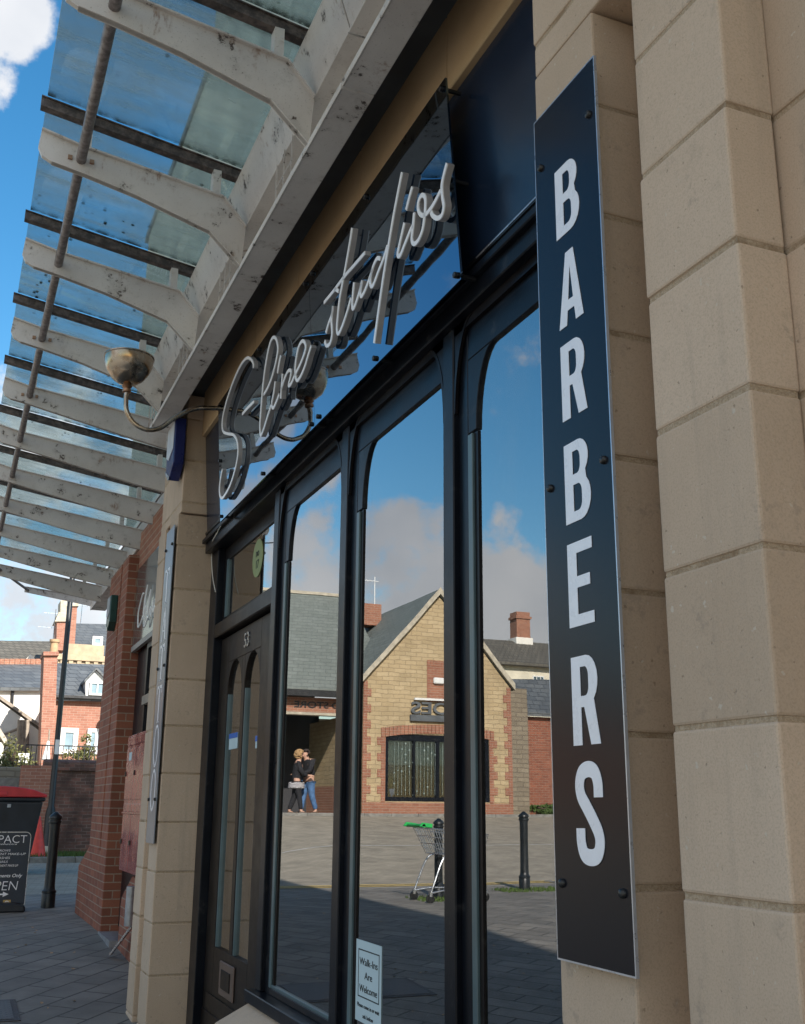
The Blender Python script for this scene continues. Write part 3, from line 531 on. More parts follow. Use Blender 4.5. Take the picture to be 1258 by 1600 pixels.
# ================================================================= BARBERS sign
SX = 1.252
bs_ = empty('vertical_sign', (SX, 1.99, .84), 'tall narrow black sign with white letters down the near stone pier', 'sign')
MB().box(SX, SX+.006, 1.85, 2.135, .845, 2.895).build('board', 'board_gloss', bs_)
e = MB(); e.box(SX-.0006, SX+.0066, 1.8465, 1.85, .8415, 2.8985).box(SX-.0006, SX+.0066, 2.135, 2.1375, .8415, 2.8985).box(SX-.0006, SX+.0066, 1.85, 2.135, .8415, .845).box(SX-.0006, SX+.0066, 1.85, 2.135, 2.895, 2.8985); e.build('edge', 'silver_edge', bs_)
def fb_(a, b, d): return Vector((SX-.0015-d, a, b))
def glyph(ch, yl, yr, z0, z1):
    """poster letters as filled outlines with counters; yl is the reader's left (larger Y)"""
    Wd = yl-yr; H = z1-z0
    def arc(cx, cz, rx, rz, a0, a1, n=8): return [(cx+rx*math.cos(math.radians(a0+(a1-a0)*i/n)), cz+rz*math.sin(math.radians(a0+(a1-a0)*i/n))) for i in range(n+1)]
    C = []
    if ch == 'B':
        C.append([(0, 0), (0, 1)]+arc(.56, .765, .38, .235, 90, -48)+arc(.60, .27, .40, .27, 52, -90))
        C.append([(.33, .585), (.33, .875)]+arc(.50, .77, .125, .105, 90, 0, 5)+arc(.50, .69, .125, .105, 0, -90, 5))
        C.append([(.33, .125), (.33, .455)]+arc(.52, .345, .145, .11, 90, 0, 5)+arc(.52, .235, .145, .11, 0, -90, 5))
    if ch == 'R':
        C.append([(0, 0), (0, 1)]+arc(.56, .72, .40, .28, 90, -52)+[(1.0, 0), (.66, 0), (.45, .42), (.33, .42), (.33, 0)])
        C.append([(.33, .545), (.33, .875)]+arc(.50, .77, .13, .105, 90, 0, 5)+arc(.50, .65, .13, .105, 0, -90, 5))
    if ch == 'E': C.append([(0, 0), (0, 1), (.95, 1), (.95, .865), (.35, .865), (.35, .585), (.84, .585), (.84, .45), (.35, .45), (.35, .135), (.95, .135), (.95, 0)])
    if ch == 'A':
        C.append([(0, 0), (.34, 1), (.66, 1), (1, 0), (.69, 0), (.64, .19), (.36, .19), (.31, 0)]); C.append([(.395, .33), (.605, .33), (.50, .80)])
    if ch == 'S':
        P = [(.84, .655), (.83, .80), (.72, .91), (.5, .94), (.27, .90), (.17, .79), (.22, .67), (.42, .55), (.62, .43), (.80, .30), (.83, .19), (.73, .09), (.5, .06), (.27, .09), (.17, .20), (.16, .345)]
        cur = crom([(yl-p[0]*Wd, z0+p[1]*H, 0) for p in P], 6); mb = ribbon(MB(), [(p.x, p.y) for p in cur], Wd*.31, lambda a, b, d: Vector((SX-.0008-d, a, b)), 0, .0014)
        return mb.build('letter', 'white_letter', bs_)
    cu = bpy.data.curves.new('letter', 'CURVE'); cu.dimensions = '2D'; cu.fill_mode = 'BOTH'
    for P in C:
        sp_ = cu.splines.new('POLY'); sp_.points.add(len(P)-1); sp_.use_cyclic_u = True
        for i, p in enumerate(P): sp_.points[i].co = (p[0]*Wd, p[1]*H, 0, 1)
    o = bpy.data.objects.new('letter', cu); COL.objects.link(o); bpy.context.view_layer.update()
    me = bpy.data.meshes.new_from_object(o.evaluated_get(bpy.context.evaluated_depsgraph_get())); bpy.data.objects.remove(o)
    off = wloc(bs_)
    for v in me.vertices: v.co = Vector((SX-.0016, yl-v.co.x, z0+v.co.y))-off
    bm = bmesh.new(); bm.from_mesh(me); r_ = bmesh.ops.extrude_face_region(bm, geom=bm.faces[:]); bmesh.ops.translate(bm, verts=[g for g in r_['geom'] if isinstance(g, bmesh.types.BMVert)], vec=(.0010, 0, 0)); bmesh.ops.recalc_face_normals(bm, faces=bm.faces); bm.to_mesh(me); bm.free()
    me.materials.clear(); me.materials.append(MATS['white_letter']); ob = bpy.data.objects.new('letter', me); COL.objects.link(ob); ob.parent = bs_; return ob
ztops = [2.690, 2.449, 2.215, 1.965, 1.728, 1.472, 1.232]
for i, ch in enumerate('BARBERS'):
    glyph(ch, 2.041, 1.934, ztops[i]-.19, ztops[i]-(0 if ch != 'S' else -.012))
for y, z in ((1.879, 2.754), (2.108, 2.746), (1.879, 1.884), (2.108, 1.882), (1.879, .992), (2.108, .997)):
    MB().lathe([(0, -.009), (.006, -.0085), (.009, -.006), (.010, 0)], (SX, y, z), 16, 'X').build('screw', 'black_plastic', bs_, smooth=True)

# ================================================================= TATTOO sign
TX = 1.258
tt = empty('tattoo_sign', (TX, 7.21, .9), 'tall glossy sign reading TATTOO down the far stone pier', 'sign')
t = MT('tattoo_gloss'); t.set((.20, .22, .26), .30, .15, bump=t.noise(2.0, 2), bs=.1, bd=.02)
MB().box(TX, TX+.006, 7.075, 7.355, .92, 2.99).build('board', 'tattoo_gloss', tt)
MB().box(TX+.001, 1.279, 7.0745, 7.0748, .92, 2.99)
def T7(mb, P, w, closed=False, k=1): ribbon(mb, P, w, lambda a, b, d: Vector((TX-.0005-d, a, b)), 0, .0015, closed)
ctr = 7.215; hw = .075
rows = [('T', 872.5, 930, 279, 273), ('A', 938, 994, 272, 266), ('T', 999, 1058, 267, 261), ('T', 1065, 1125, 263, 258), ('O', 1130, 1195, 258, 252), ('O', 1202, 1266, 252, 247)]
for ch, ya, yb, xa, xb in rows:
    za, zb_ = PX(xa, ya, TX).z, PX(xb, yb, TX).z; zb_ += .0
    mb = MB()
    if ch == 'T':
        T7(mb, [(ctr, za), (ctr, zb_)], .026); T7(mb, [(ctr+hw, za-.008), (ctr-hw, za-.008)], .02)
        for s_ in (1, -1): T7(mb, [(ctr+s_*hw, za), (ctr+s_*(hw+.006), za-.05)], .009)
        T7(mb, [(ctr+.03, zb_+.004), (ctr-.03, zb_+.004)], .010)
    if ch == 'A':
        T7(mb, [(ctr, za), (ctr+.065, zb_)], .014); T7(mb, [(ctr, za), (ctr-.06, zb_)], .03); T7(mb, [(ctr+.045, zb_+.07), (ctr-.045, zb_+.07)], .008)
        for s_ in (1, -1): T7(mb, [(ctr+s_*.06+.025, zb_+.004), (ctr+s_*.06-.025, zb_+.004)], .009)
    if ch == 'O':
        c_ = (za+zb_)/2; r_ = (za-zb_)/2; T7(mb, [(ctr+.07*math.cos(q), c_+r_*math.sin(q)) for q in [2*math.pi*i/32 for i in range(32)]], .018, True)
    mb.build('letter', 'white_letter', tt)
for z in (2.86, 2.04, 1.19):
    for y in (7.10, 7.33): MB().lathe([(0, -.012), (.008, -.012), (.011, -.006), (.011, 0)], (TX, y, z), 12, 'X').build('screw', 'black_plastic', tt, smooth=True)

# ================================================================= alarm boxes
def alarm(name, X, yc, w, z0, z1, top, bot, label):
    e_ = empty(name, (X, yc, z0), label, 'alarm box', 'alarm boxes on the piers'); h = z1-z0
    prof = [(yc-w/2, z1), (yc+w/2, z1), (yc+w/2, z0+.22*h), (yc, z0), (yc-w/2, z0+.22*h)]
    MB().prism(prof, 0, X-.075, X).build('housing', bot, e_, bevel=.008, seg=2)
    f = [(yc-w/2+.02, z1-.01), (yc+w/2-.02, z1-.01), (yc+w/2-.02, z0+.45*h), (yc+.03, z0+.36*h), (yc-w/2+.02, z0+.48*h)]
    MB().prism(f, 0, X-.081, X-.0755).build('cover_plate', top, e_, bevel=.002)
    MB().prism([(yc-.03, z0+.02), (yc, z0-.005), (yc+w/2, z0+.2*h), (yc+w/2, z0+.25*h)], 0, X-.078, X-.0755).build('strobe', 'steel', e_)
alarm('alarm_box', 1.279, 7.13, .27, 3.31, 3.73, 'alarm_white', 'blue_plastic', 'blue and white alarm box high on the stone pier beside the lamp')

# ================================================================= LAMP
lm = empty('wall_lamp', (1.37, 6.2, 3.56), 'swan neck wall lamp with an upturned brass bowl', 'lamp')
ly = 6.2; q0 = sg(ly, .97)
path = crom([(1.46, ly, 3.545), (1.30, ly, 3.53), (1.17, ly, 3.505), (1.06, ly, 3.43), (.98, ly, 3.355), (.90, ly, 3.33), (.82, ly, 3.36), (.772, ly, 3.43), (.762, ly, 3.50), (.762, ly, 3.56)], 7)
MB().tube(path, .0145, 12).build('arm', 'brass', lm, smooth=True)
MB().lathe([(.018, 3.545), (.026, 3.55), (.026, 3.568), (.018, 3.572), (.03, 3.585), (.024, 3.6)], (.762, ly, 0), 24).build('collar', 'copper_trim', lm, smooth=True)
outp = [(.02, 3.598), (.055, 3.607), (.088, 3.63), (.106, 3.652), (.112, 3.664), (.119, 3.670), (.134, 3.70), (.143, 3.735), (.146, 3.765), (.150, 3.768), (.150, 3.776), (.144, 3.776)]
MB().lathe(outp+[(.140, 3.765), (.13, 3.71), (.108, 3.67), (.09, 3.645), (.05, 3.615), (0, 3.608)], (.762, ly, 0), 48).build('bowl', 'brass', lm, smooth=True)

# ================================================================= CANOPY
cp = empty('glass_canopy', (1.1, 6, 3.7), 'white steel and glass canopy running along the shop fronts', 'canopy')
NR = 16; Y0 = 4.72-1.098*5; S = 1.098
ribY = [Y0+S*k for k in range(NR)]
prof1 = [(.092, 4.215), (.085, 4.13), (.105, 4.085), (.15, 4.062), (.30, 4.035), (.55, 3.98), (.91, 3.872), (1.075, 3.712), (1.09, 3.93), (.97, 4.068), (.26, 4.175)]
def prof2(x1): return [(.092, 4.215), (.085, 4.13), (.105, 4.085), (.15, 4.062), (.30, 4.035), (.8, 3.93), (1.25, 3.84), (x1, 3.77), (x1, 3.98), (.26, 4.175)]
prof3 = [(.76, 4.10), (.76, 4.03), (1.2, 3.97), (1.68, 3.90), (1.68, 4.02)]
def edge_strip(mb, pts, y, w, th):
    for a_, b_ in zip(pts[:-1], pts[1:]):
        a_ = Vector((a_[0], y, a_[1])); b_ = Vector((b_[0], y, b_[1])); d = (b_-a_).normalized(); n = Vector((-d.z, 0, d.x))*th
        mb.slab([a_+Vector((0, -w/2, 0)), b_+Vector((0, -w/2, 0)), b_+Vector((0, w/2, 0)), a_+Vector((0, w/2, 0))], n)
for k, y in enumerate(ribY):
    sec1 = y < 7.5; last = k == NR-1 and False
    if y > 15.5: p = prof3; top = [(1.68, 4.02), (.76, 4.10)]; bot = []
    elif sec1: p = prof1; top = [(1.085, 3.93), (.968, 4.068), (.26, 4.175), (.092, 4.215)]; bot = p[3:8]
    else: p = prof2(1.68); top = [(1.68, 3.98), (.26, 4.175), (.092, 4.215)]; bot = p[3:8]
    mb = MB(); mb.prism(p, 1, y-.012, y+.012); edge_strip(mb, top, y, .062, -.008)
    if bot: edge_strip(mb, bot, y, .036, .004)
    r_ = mb.build('rib', 'canopy_paint', cp)
    if y < 15.5:
        gb = MB(); A = Vector((.075, y-.02, 4.345)); B = Vector((1.09 if sec1 else 1.66, y-.02, 4.185 if sec1 else 4.10))
        gb.slab([A, B, B+Vector((0, .046, 0)), A+Vector((0, .046, 0))], (0, 0, .045)); gb.slab([A+Vector((0, -.008, .046)), B+Vector((0, -.008, .046)), B+Vector((0, .054, .046)), A+Vector((0, .054, .046))], (0, 0, .006))
        gb.build('glazing_bar', 'canopy_bar', cp)
        for x_ in (.30, .93) if sec1 else (.30, 1.45):
            zt_ = A.z+(B.z-A.z)*(x_-A.x)/(B.x-A.x); zb_ = 4.175+(4.068-4.175)*(x_-.26)/.71 if sec1 else 4.175-.195*(x_-.26)/1.42
            MB().box(x_-.02, x_+.02, y-.028, y+.028, zb_, zt_).build('stub_post', 'canopy_paint', r_)
        if k in (5, 7, 8):
            for dx in (-.05, .05): MB().lathe([(.014, 0), (.014, -.012), (.008, -.016), (0, -.016)], (0, 0, 0), 8).v and MB().box(.28+dx-.01, .28+dx+.01, y-.022, y-.012, 4.095, 4.115).build('bolt', 'copper_trim', r_)
        if k < NR-1 and ribY[k+1] < 15.6:
            y2 = ribY[k+1]; gy0, gy1 = y+.034, y2-.028
            e0, e1 = Vector((.10, gy0, 4.398)), Vector((.10, gy1, 4.398)); x2 = 1.08 if sec1 else 1.66; z2 = 4.245 if sec1 else 4.16
            MB().slab([e0, e1, Vector((x2, gy1, z2)), Vector((x2, gy0, z2))], (0, 0, .008)).build('glass_pane', 'canopy_glass', cp)
MB().tube([(.28, Y0-.4, 4.105), (.28, 15.0, 4.105)], .024, 12).build('tie_rod', 'rod_paint', cp, smooth=True)
MB().tube([(.02, 13.6, 4.11), (.80, 15.69, 4.06)], .018, 8).build('tie_rod', 'rod_paint', cp, smooth=True)
for i, (a_, b_) in enumerate(((Y0-.6, 3.2), (3.21, 7.28))):
    bm_ = MB(); bm_.box(1.075, 1.20, a_, b_, 3.70, 3.712).box(1.188, 1.20, a_, b_, 3.712, 3.95).box(1.09, 1.20, a_, b_, 3.94, 3.952).box(1.069, 1.075, a_, b_, 3.697, 3.727)
    bm_.slab([(1.03, a_, 4.175), (1.03, b_, 4.175), (1.10, b_, 3.955), (1.10, a_, 3.955)], (.010, 0, .002))
    bm_.slab([(1.03, a_, 4.175), (1.03, b_, 4.175), (1.19, b_, 4.19), (1.19, a_, 4.19)], (0, 0, .01)); bm_.build('beam', 'canopy_paint', cp, bevel=.002)
bm_ = MB(); bm_.box(1.20, 1.30, 7.285, 7.305, 3.60, 3.95); bm_.build('end_plate', 'canopy_paint', cp)
bm_ = MB(); bm_.box(1.68, 1.89, 7.31, 15.75, 3.855, 3.867).box(1.878, 1.89, 7.31, 15.75, 3.867, 4.14).box(1.676, 1.69, 7.31, 15.75, 3.850, 4.10).box(1.68, 1.89, 7.31, 15.75, 4.14, 4.152); bm_.build('beam', 'canopy_paint', cp)
# thin mesh stiffeners in the channel
for y in ribY:
    if 3 < y < 7.3:
        m_ = MB()
        for dy in (.28, .40, .52): m_.box(1.085, 1.091, y+dy, y+dy+.004, 3.712, 3.95)
        m_.box(1.085, 1.091, y+.28, y+.52, 3.82, 3.824); m_.build('guard_wire', 'canopy_paint', cp)

# ================================================================= BRICK SHOP next door
b2 = empty('brick_shop', (1.6, 11, 0), 'red brick shop beyond the stone pier', 'building')
pz = 3.62
mb = MB()
mb.box(1.50, 1.69, 10.90, 11.32, -.1, pz).box(1.53, 1.69, 11.322, 11.398, .6, pz).box(1.50, 1.69, 11.40, 12.2, .72, pz)
mb.prism([(11.322, 0), (13.0, 0), (13.0, .50), (12.25, .72), (11.322, .72)], 0, 1.4998, 1.69)
mb.build('brick_pier', 'brick_red', b2, bevel=.004)
mb = MB(); mb.prism([(7.81, -.3), (10.12, -.3), (10.12, .36), (10.0, .42), (9.6, .58), (7.81, .58)], 0, 1.55, 1.69); mb.build('plinth', 'brick_red', b2, bevel=.004)
box('brick_band', 'brick_orange', b2, 1.60, 1.9, 7.81, 10.89, 3.47, 3.85)
box('wall', 'brick_red', b2, 2.02, 2.3, 12.0, 14.49, 0, 3.85); box('wall', 'brick_red', b2, 1.70, 2.3, 10.9, 11.99, 0, 3.85)
box('eaves_soffit', 'gutter_black', b2, 1.60, 2.4, 7.81, 14.8, 3.852, 3.87) if False else None
box('wall', 'render_grey', b2, 1.96, 2.6, 7.82, 14.8, 3.87, 9.4)
MB().prism([(1.93, 9.4), (1.93, 9.5), (5.0, 12.0), (9, 9.5), (9, 9.4)], 1, 8.02, 15.0).build('roof', 'slate', b2)
box('wall', 'render_grey', b2, 8.6, 8.8, 7.92, 14.8, 0, 9.4); box('wall', 'brick_red', b2, 2.02, 8.6, 14.5, 14.79, 0, 3.86); box('wall', 'render_grey', b2, 2.61, 8.6, 14.5, 14.79, 3.87, 9.4)
# its window, dark doorway
s2 = MB(); s2.box(1.62, 1.68, 7.81, 10.12, .585, .64).box(1.62, 1.68, 7.81, 10.12, 2.56, 2.66).box(1.62, 1.68, 10.05, 10.12, .64, 2.56).box(1.62, 1.68, 9.30, 9.36, .64, 2.56).box(1.62, 1.68, 7.81, 7.9, .64, 2.56)
w2 = s2.build('window', 'frame_black', b2); box('pane', 'shop_glass', w2, 1.645, 1.65, 7.9, 10.05, .64, 2.56); box('transom', 'wood_grey', w2, 1.605, 1.68, 9.2, 10.12, 2.04, 2.12); box('mullion', 'white_paint', w2, 1.608, 1.62, 9.55, 9.62, 1.75, 2.56)
d2 = box('door', 'frame_black', b2, 1.66, 1.69, 10.13, 10.89, 0.06, 2.62); box('threshold', 'galv', b2, 1.48, 1.70, 10.13, 10.89, -.1, .02)
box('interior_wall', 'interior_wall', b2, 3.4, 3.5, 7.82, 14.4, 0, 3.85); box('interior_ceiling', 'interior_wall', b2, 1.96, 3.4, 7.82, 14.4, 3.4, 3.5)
# sign of the brick shop
g2 = empty('shop_sign', (1.58, 10, 2.62), 'grey glossy sign with thin white script on the brick shop', 'sign')
t = MT('sign_gloss'); t.set((.34, .37, .38), .10, .8, bump=t.noise(1.5, 2), bs=.15, bd=.03)
MB().box(1.595, 1.615, 7.83, 10.885, 2.67, 3.46).build('board', 'sign_gloss', g2); MB().box(1.585, 1.62, 7.83, 10.885, 2.62, 2.672).build('rail', 'sign_grey', g2)
def s3(x, y): p = PX(190+x/10, 880+y/10, 1.57); return (p.y, p.z)
sc_strokes = [[(350, 470), (335, 480), (300, 600), (262, 780), (255, 940), (265, 1000), (300, 930), (345, 780), (375, 560), (405, 340), (375, 520), (340, 780), (345, 880)],
 [(340, 880), (360, 740), (385, 670), (375, 800), (355, 960), (360, 990), (390, 900), (415, 740), (460, 410), (430, 560), (405, 780), (420, 850), (440, 740), (455, 680), (450, 780), (460, 830)],
 [(460, 830), (480, 700), (495, 590), (490, 700), (500, 760), (515, 690), (525, 560), (520, 700), (530, 780), (560, 700), (600, 560), (608, 470), (590, 430), (570, 500), (540, 650)]]
for st in sc_strokes:
    cur = [(p.x, p.y) for p in crom([(*s3(*p), 0) for p in st], 4)]; ribbon(MB(), cur, .012, lambda a, b, d: Vector((1.575-d, a, b)), 0, .01).build('letter', 'letter_face', g2)
for px_, py_ in ((251, 905), (250, 947)): p = PX(px_, py_, 1.57); MB().lathe([(0, -.012), (.02, -.012), (.02, 0)], p, 12, 'X').build('disc', 'letter_face', g2)
alarm('alarm_box', 1.499, 11.6, .25, 2.93, 3.30, 'dish', 'teal_dark', 'pale and dark green alarm box high on the brick pier')
# red metal cabinet
rc = empty('red_cabinet', (1.53, 9.55, .6), 'scuffed red metal cabinet with stacked doors on the brick shop', 'cabinet')
MB().box(1.50, 1.59, 7.95, 10.03, .61, 1.75).build('body', 'red_cabinet', rc, bevel=.004)
for (a_, b_) in ((9.06, 9.54), (9.555, 10.0), (8.55, 9.045)):
    for z0, z1 in ((1.20, 1.63), (1.66, 1.73)):
        MB().box(1.492, 1.50, a_, b_, z0, z1).build('door', 'red_cabinet', rc, bevel=.003)
    for z0, z1 in ((.64, 1.08), (1.10, 1.165)): MB().box(1.494, 1.50, a_, b_, z0, z1).build('door', 'red_cabinet', rc, bevel=.003)
MB().box(1.485, 1.50, 7.95, 10.02, 1.083, 1.097).build('rail', 'red_cabinet', rc)
for y in (9.50, 9.97): MB().box(1.482, 1.492, y-.012, y+.012, 1.40, 1.44).build('lock', 'black_plastic', rc); MB().box(1.482, 1.494, y-.03, y+.01, .83, .87).build('lock', 'black_plastic', rc)
MB().box(1.4905, 1.492, 9.72, 9.86, 1.53, 1.60).build('sticker', 'paper', rc)
# grey downpipe shoe on the plinth
dp = empty('downpipe', (1.49, 9.3, 0), 'short grey pipe with a slanted shoe at the foot of the brick plinth', 'pipe')
MB().tube([(1.50, 9.28, .52), (1.50, 9.28, .22)], .04, 12).build('pipe', 'galv', dp, smooth=True); MB().slab([(1.52, 9.24, .22), (1.52, 9.32, .22), (1.42, 9.72, -.04), (1.42, 9.64, -.04)], (.02, 0, .01)).build('shoe', 'steel', dp)

# ================================================================= GROUND
def sm(a, b, x): x = max(0, min(1, (x-a)/(b-a))); return x*x*(3-2*x)
def gz(X, Y): return -.056*max(0, 10.9-max(Y, -12))+.935*min(1, max(0, (Y-16.6)/11.9))*sm(-1.5, -4.5, X)
def sheet(name, mat, xs, ys, dz, kind='structure'):
    v = [(x, y, gz(x, y)+dz) for y in ys for x in xs]; n = len(xs); f = [(j*n+i, j*n+i+1, (j+1)*n+i+1, (j+1)*n+i) for j in range(len(ys)-1) for i in range(n-1)]
    return tag(MB().add(v, f).build(name, mat, smooth=True), kind=kind)
def rng(a, b, n): return [a+(b-a)*i/n for i in range(n+1)]
sheet('ground', 'ground_soil', [-300, -100, -40]+rng(-30, 5, 70)+[20, 60, 300], [-200, -60, -10]+rng(0, 60, 120)+[120, 500], -.02)
sheet('road', 'road_setts', rng(-30, 12, 84), rng(15.72, 28.3, 60), -.001)
sheet('road', 'road_setts', rng(-30, -6.2, 20), rng(-20, 16.4, 10), -.001)
sheet('pavement', 'paving', [-6.2, -3, 0, 1.8], rng(-8, 15.6, 59), .004)
k_ = MB()
for i in range(28): k_.box(-6.2+i*.6+.004, -6.2+i*.6+.596, 15.6, 15.72, -.1, .008)
for i in range(40): k_.box(-6.32, -6.2, -7.8+i*.6+.004, -7.8+i*.6+.596, gz(-6.3, -7.5+i*.6)-.15, gz(-6.3, -7.5+i*.6)+.02)
tag(k_.build('kerb', 'kerb', bevel=.008), kind='structure')
def strip(name, mat, pts, w, dz):
    mb = MB(); P = [Vector((p[0], p[1])) for p in pts]; L = []
    for i, p in enumerate(P):
        t_ = ((P[i+1] if i < len(P)-1 else P[i])-(P[i-1] if i else P[i])).normalized(); q = Vector((-t_.y, t_.x))*w/2; L.append((p+q, p-q))
    v = [(q.x, q.y, gz(q.x, q.y)+dz) for a_ in L for q in a_]; mb.add(v, [(2*i, 2*i+1, 2*i+3, 2*i+2) for i in range(len(P)-1)]); return tag(mb.build(name, mat), kind='structure')
def gw(px, py):                                              # ground point seen in the glass
    p = PZ(px, py, 0); X = 2*GX-p.x; Y = p.y
    for _ in range(8): p = PZ(px, py, gz(X, Y)); X = 2*GX-p.x; Y = p.y
    return (X, Y)
yl_ = [(x, 15.95+.02*(-x-3)) for x in rng(-20, 1, 40)]
for d in (0, .27): strip('yellow_line', 'line_yellow', [(x, y+d) for x, y in yl_], .12, .006)
strip('white_line', 'line_white', [(x, 21.6) for x in rng(-22, -2, 40)], .07, .004)
k_ = MB()
for i in range(30): x = -14+i*.8; k_.box(x+.005, x+.795, 28.3, 28.42, gz(x+.4, 28.3)-.2, gz(x+.4, 28.3)+.08)
tag(k_.build('kerb', 'kerb', bevel=.01), kind='structure')
# grass verge in front of the old brick wall, direct view
vg = MB(); vg.box(-.5, 12, 24.2, 26.4, -.1, .09); tag(vg.build('verge', 'grass'), kind='structure')
k_ = MB()
for i in range(14): k_.box(-.9+i*.9+.005, -.9+i*.9+.895, 24.08, 24.2, -.1, .12)
tag(k_.build('kerb', 'kerb', bevel=.01), kind='structure')
def blades(name, regions, n, h, mat='grass'):
    mb = MB()
    for _ in range(n):
        x0, x1, y0, y1, zf = random.choice(regions); x = random.uniform(x0, x1); y = random.uniform(y0, y1); z = zf(x, y); a_ = random.uniform(0, 6.28); hh = h*random.uniform(.5, 1.3)*(1 if y > 20 else .45); w = .008+.006*random.random()
        dx, dy = math.cos(a_)*w, math.sin(a_)*w; lx, ly_ = random.uniform(-.5, .5)*hh, random.uniform(-.5, .5)*hh
        mb.add([(x-dx, y-dy, z), (x+dx, y+dy, z), (x+lx, y+ly_, z+hh)], [(0, 1, 2)])
    return tag(mb.build(name, mat), 'short green grass along the foot of the old brick wall and round the bollards', 'grass', kind='stuff')
p1b = gw(820, 1391); p2b = gw(686, 1404)
reg = [(-.4, 8, 24.25, 26.3, lambda x, y: .09)]*12+[(p1b[0]-.55, p1b[0]+.45, p1b[1]-.4, p1b[1]+.2, lambda x, y: .004), (p2b[0]-.5, p2b[0]+.4, p2b[1]-.5, p2b[1]+.2, lambda x, y: .004)]
blades('grass', reg, 9000, .09)
mh = empty('manhole_cover', (.1, 8.35, .005), 'rusty ribbed inspection cover set in the grey paving', 'manhole cover')
A = PZ(-60, 1540); mh.location = (.1, 8.05, gz(0, 8.05)+.004)
for nm_, mt_, i_, h_ in (('frame', 'manhole', 0, .010), ('cover', 'manhole_tread', .04, .013)):
    q_ = [Vector((x_, y_, gz(x_, y_)+h_-.02)) for x_, y_ in ((-.45+i_, 7.75+i_), (.62-i_, 7.75+i_), (.62-i_, 8.35-i_), (-.45+i_, 8.35-i_))]; MB().slab(q_, (0, 0, .02)).build(nm_, mt_, mh)
# red-brown stains, a few dropped leaves and cigarette ends on the paving
lf = MB()
for _ in range(160):
    x = random.uniform(-2.2, 1.25); y = random.uniform(5, 16); s_ = random.uniform(.006, .02); a_ = random.uniform(0, 6.28)
    lf.add([(x+s_*math.cos(a_+q)*(1 if q % 2 else .6), y+s_*math.sin(a_+q), gz(x, y)+.006+.002*q) for q in (0, 1.57, 3.14, 4.71)], [(0, 1, 2, 3)])
tag(lf.build('litter', 'terracotta_pot'), 'scattered dead leaves and scraps on the grey paving', 'litter', kind='stuff')

# ================================================================= STREET FURNITURE (direct view)
def bollard(x, y, z, label, s=1.0):
    e_ = empty('bollard', (x, y, z), label, 'bollard', 'cast iron bollards')
    pr = [(.078, 0), (.078, .15), (.074, .158), (.082, .165), (.082, .185), (.066, .20), (.060, .24), (.057, .60), (.060, .90), (.063, .935), (.075, .945), (.075, .965), (.066, .972), (.066, .985), (.077, .992), (.077, 1.01), (.060, 1.03), (.030, 1.055), (.018, 1.065), (0, 1.07)]
    MB().lathe([(r*s, h*s) for r, h in pr], (x, y, z), 24).build('post', 'cast_black', e_, smooth=True); return e_
bollard(1.275, 13.72, .004, 'black cast iron bollard on the paving just left of the brick pier')
bollard(p1b[0], p1b[1], .004, 'black bollard in a tuft of grass, seen in the glass right of the trolley', 1.04)
bollard(p2b[0], p2b[1], .004, 'black bollard standing behind the shopping trolley', .95)
g1 = gw(577, 1282); bollard(g1[0], 28.0, gz(g1[0], 28.0), 'slim black bollard at the left corner of the gabled stone building', .95)
wb = gw(600, 1280); e_ = empty('white_bollard', (wb[0], 28.05, gz(wb[0], 28.05)), 'short white post against the foot of the stone gable', 'post')
MB().lathe([(.10, 0), (.10, .1), (.07, .14), (.07, .36), (.10, .38), (.10, .44), (.05, .5), (0, .5)], e_.location, 16).build('post', 'white_paint', e_, smooth=True)
lpx, lpy = 2.27, 25.7
lp_ = empty('lamp_post', (lpx, lpy, .09), 'tall black lamp post rising in front of the old brick wall', 'lamp post')
MB().lathe([(.16, .05), (.16, .13), (.115, .2), (.11, .95), (.095, 1.05), (.065, 1.15), (.06, 3.2), (.06, 6.3), (.05, 6.35), (0, 6.4)], (lpx, lpy, 0), 18).build('column', 'cast_black', lp_, smooth=True)
MB().lathe([(.2, .0), (.2, .12), (.15, .22), (.12, .22)], (lpx, lpy, .06), 14).build('foot', 'stone_pale', lp_, smooth=True)
z_ = PY(85, 1170, lpy).z; MB().box(lpx-.045, lpx+.045, lpy-.075, lpy-.06, z_-.12, z_+.2).build('plate', 'white_paint', lp_)
# wheelie bin
bx0, bx1, by = .28, 1.66, 20.0
bn = empty('wheeled_bin', ((bx0+bx1)/2, by+.5, 0), 'large dark grey wheeled bin with a domed red lid', 'bin')
def ringb(z, inx, iny): return [Vector((bx0+inx, by+iny, z)), Vector((bx1-inx, by+iny, z)), Vector((bx1-inx, by+1-iny, z)), Vector((bx0+inx, by+1-iny, z))]
mb = MB(); mb.loft(ringb(.17, .17, .12), ringb(1.2, .03, .02)); mb.loft(ringb(1.2, .0, .0), ringb(1.27, -.01, -.01)); mb.build('body', 'bin_grey', bn, bevel=.03, seg=3)
lidp = [(bx0-.02, 1.275), (bx1+.02, 1.275), (bx1+.03, 1.315), (bx1-.05, 1.345), (bx1-.2, 1.40), (bx1-.45, 1.44), ((bx0+bx1)/2, 1.455), (bx0+.45, 1.44), (bx0+.2, 1.40), (bx0+.05, 1.345), (bx0-.03, 1.315)]
MB().prism(lidp, 1, by-.03, by+1.03).build('lid', 'red_plastic', bn, bevel=.015, seg=2)
MB().box(bx0+.55, bx0+.75, by-.045, by-.03, 1.30, 1.36).build('handle', 'red_plastic', bn, bevel=.01)
MB().lathe([(.02, -.02), (.04, -.02), (.045, 0)], (0, 0, 0), 10).v; MB().box(1.05, 1.11, by-.01, by+.0, 1.10, 1.16).build('latch', 'galv', bn, bevel=.01)
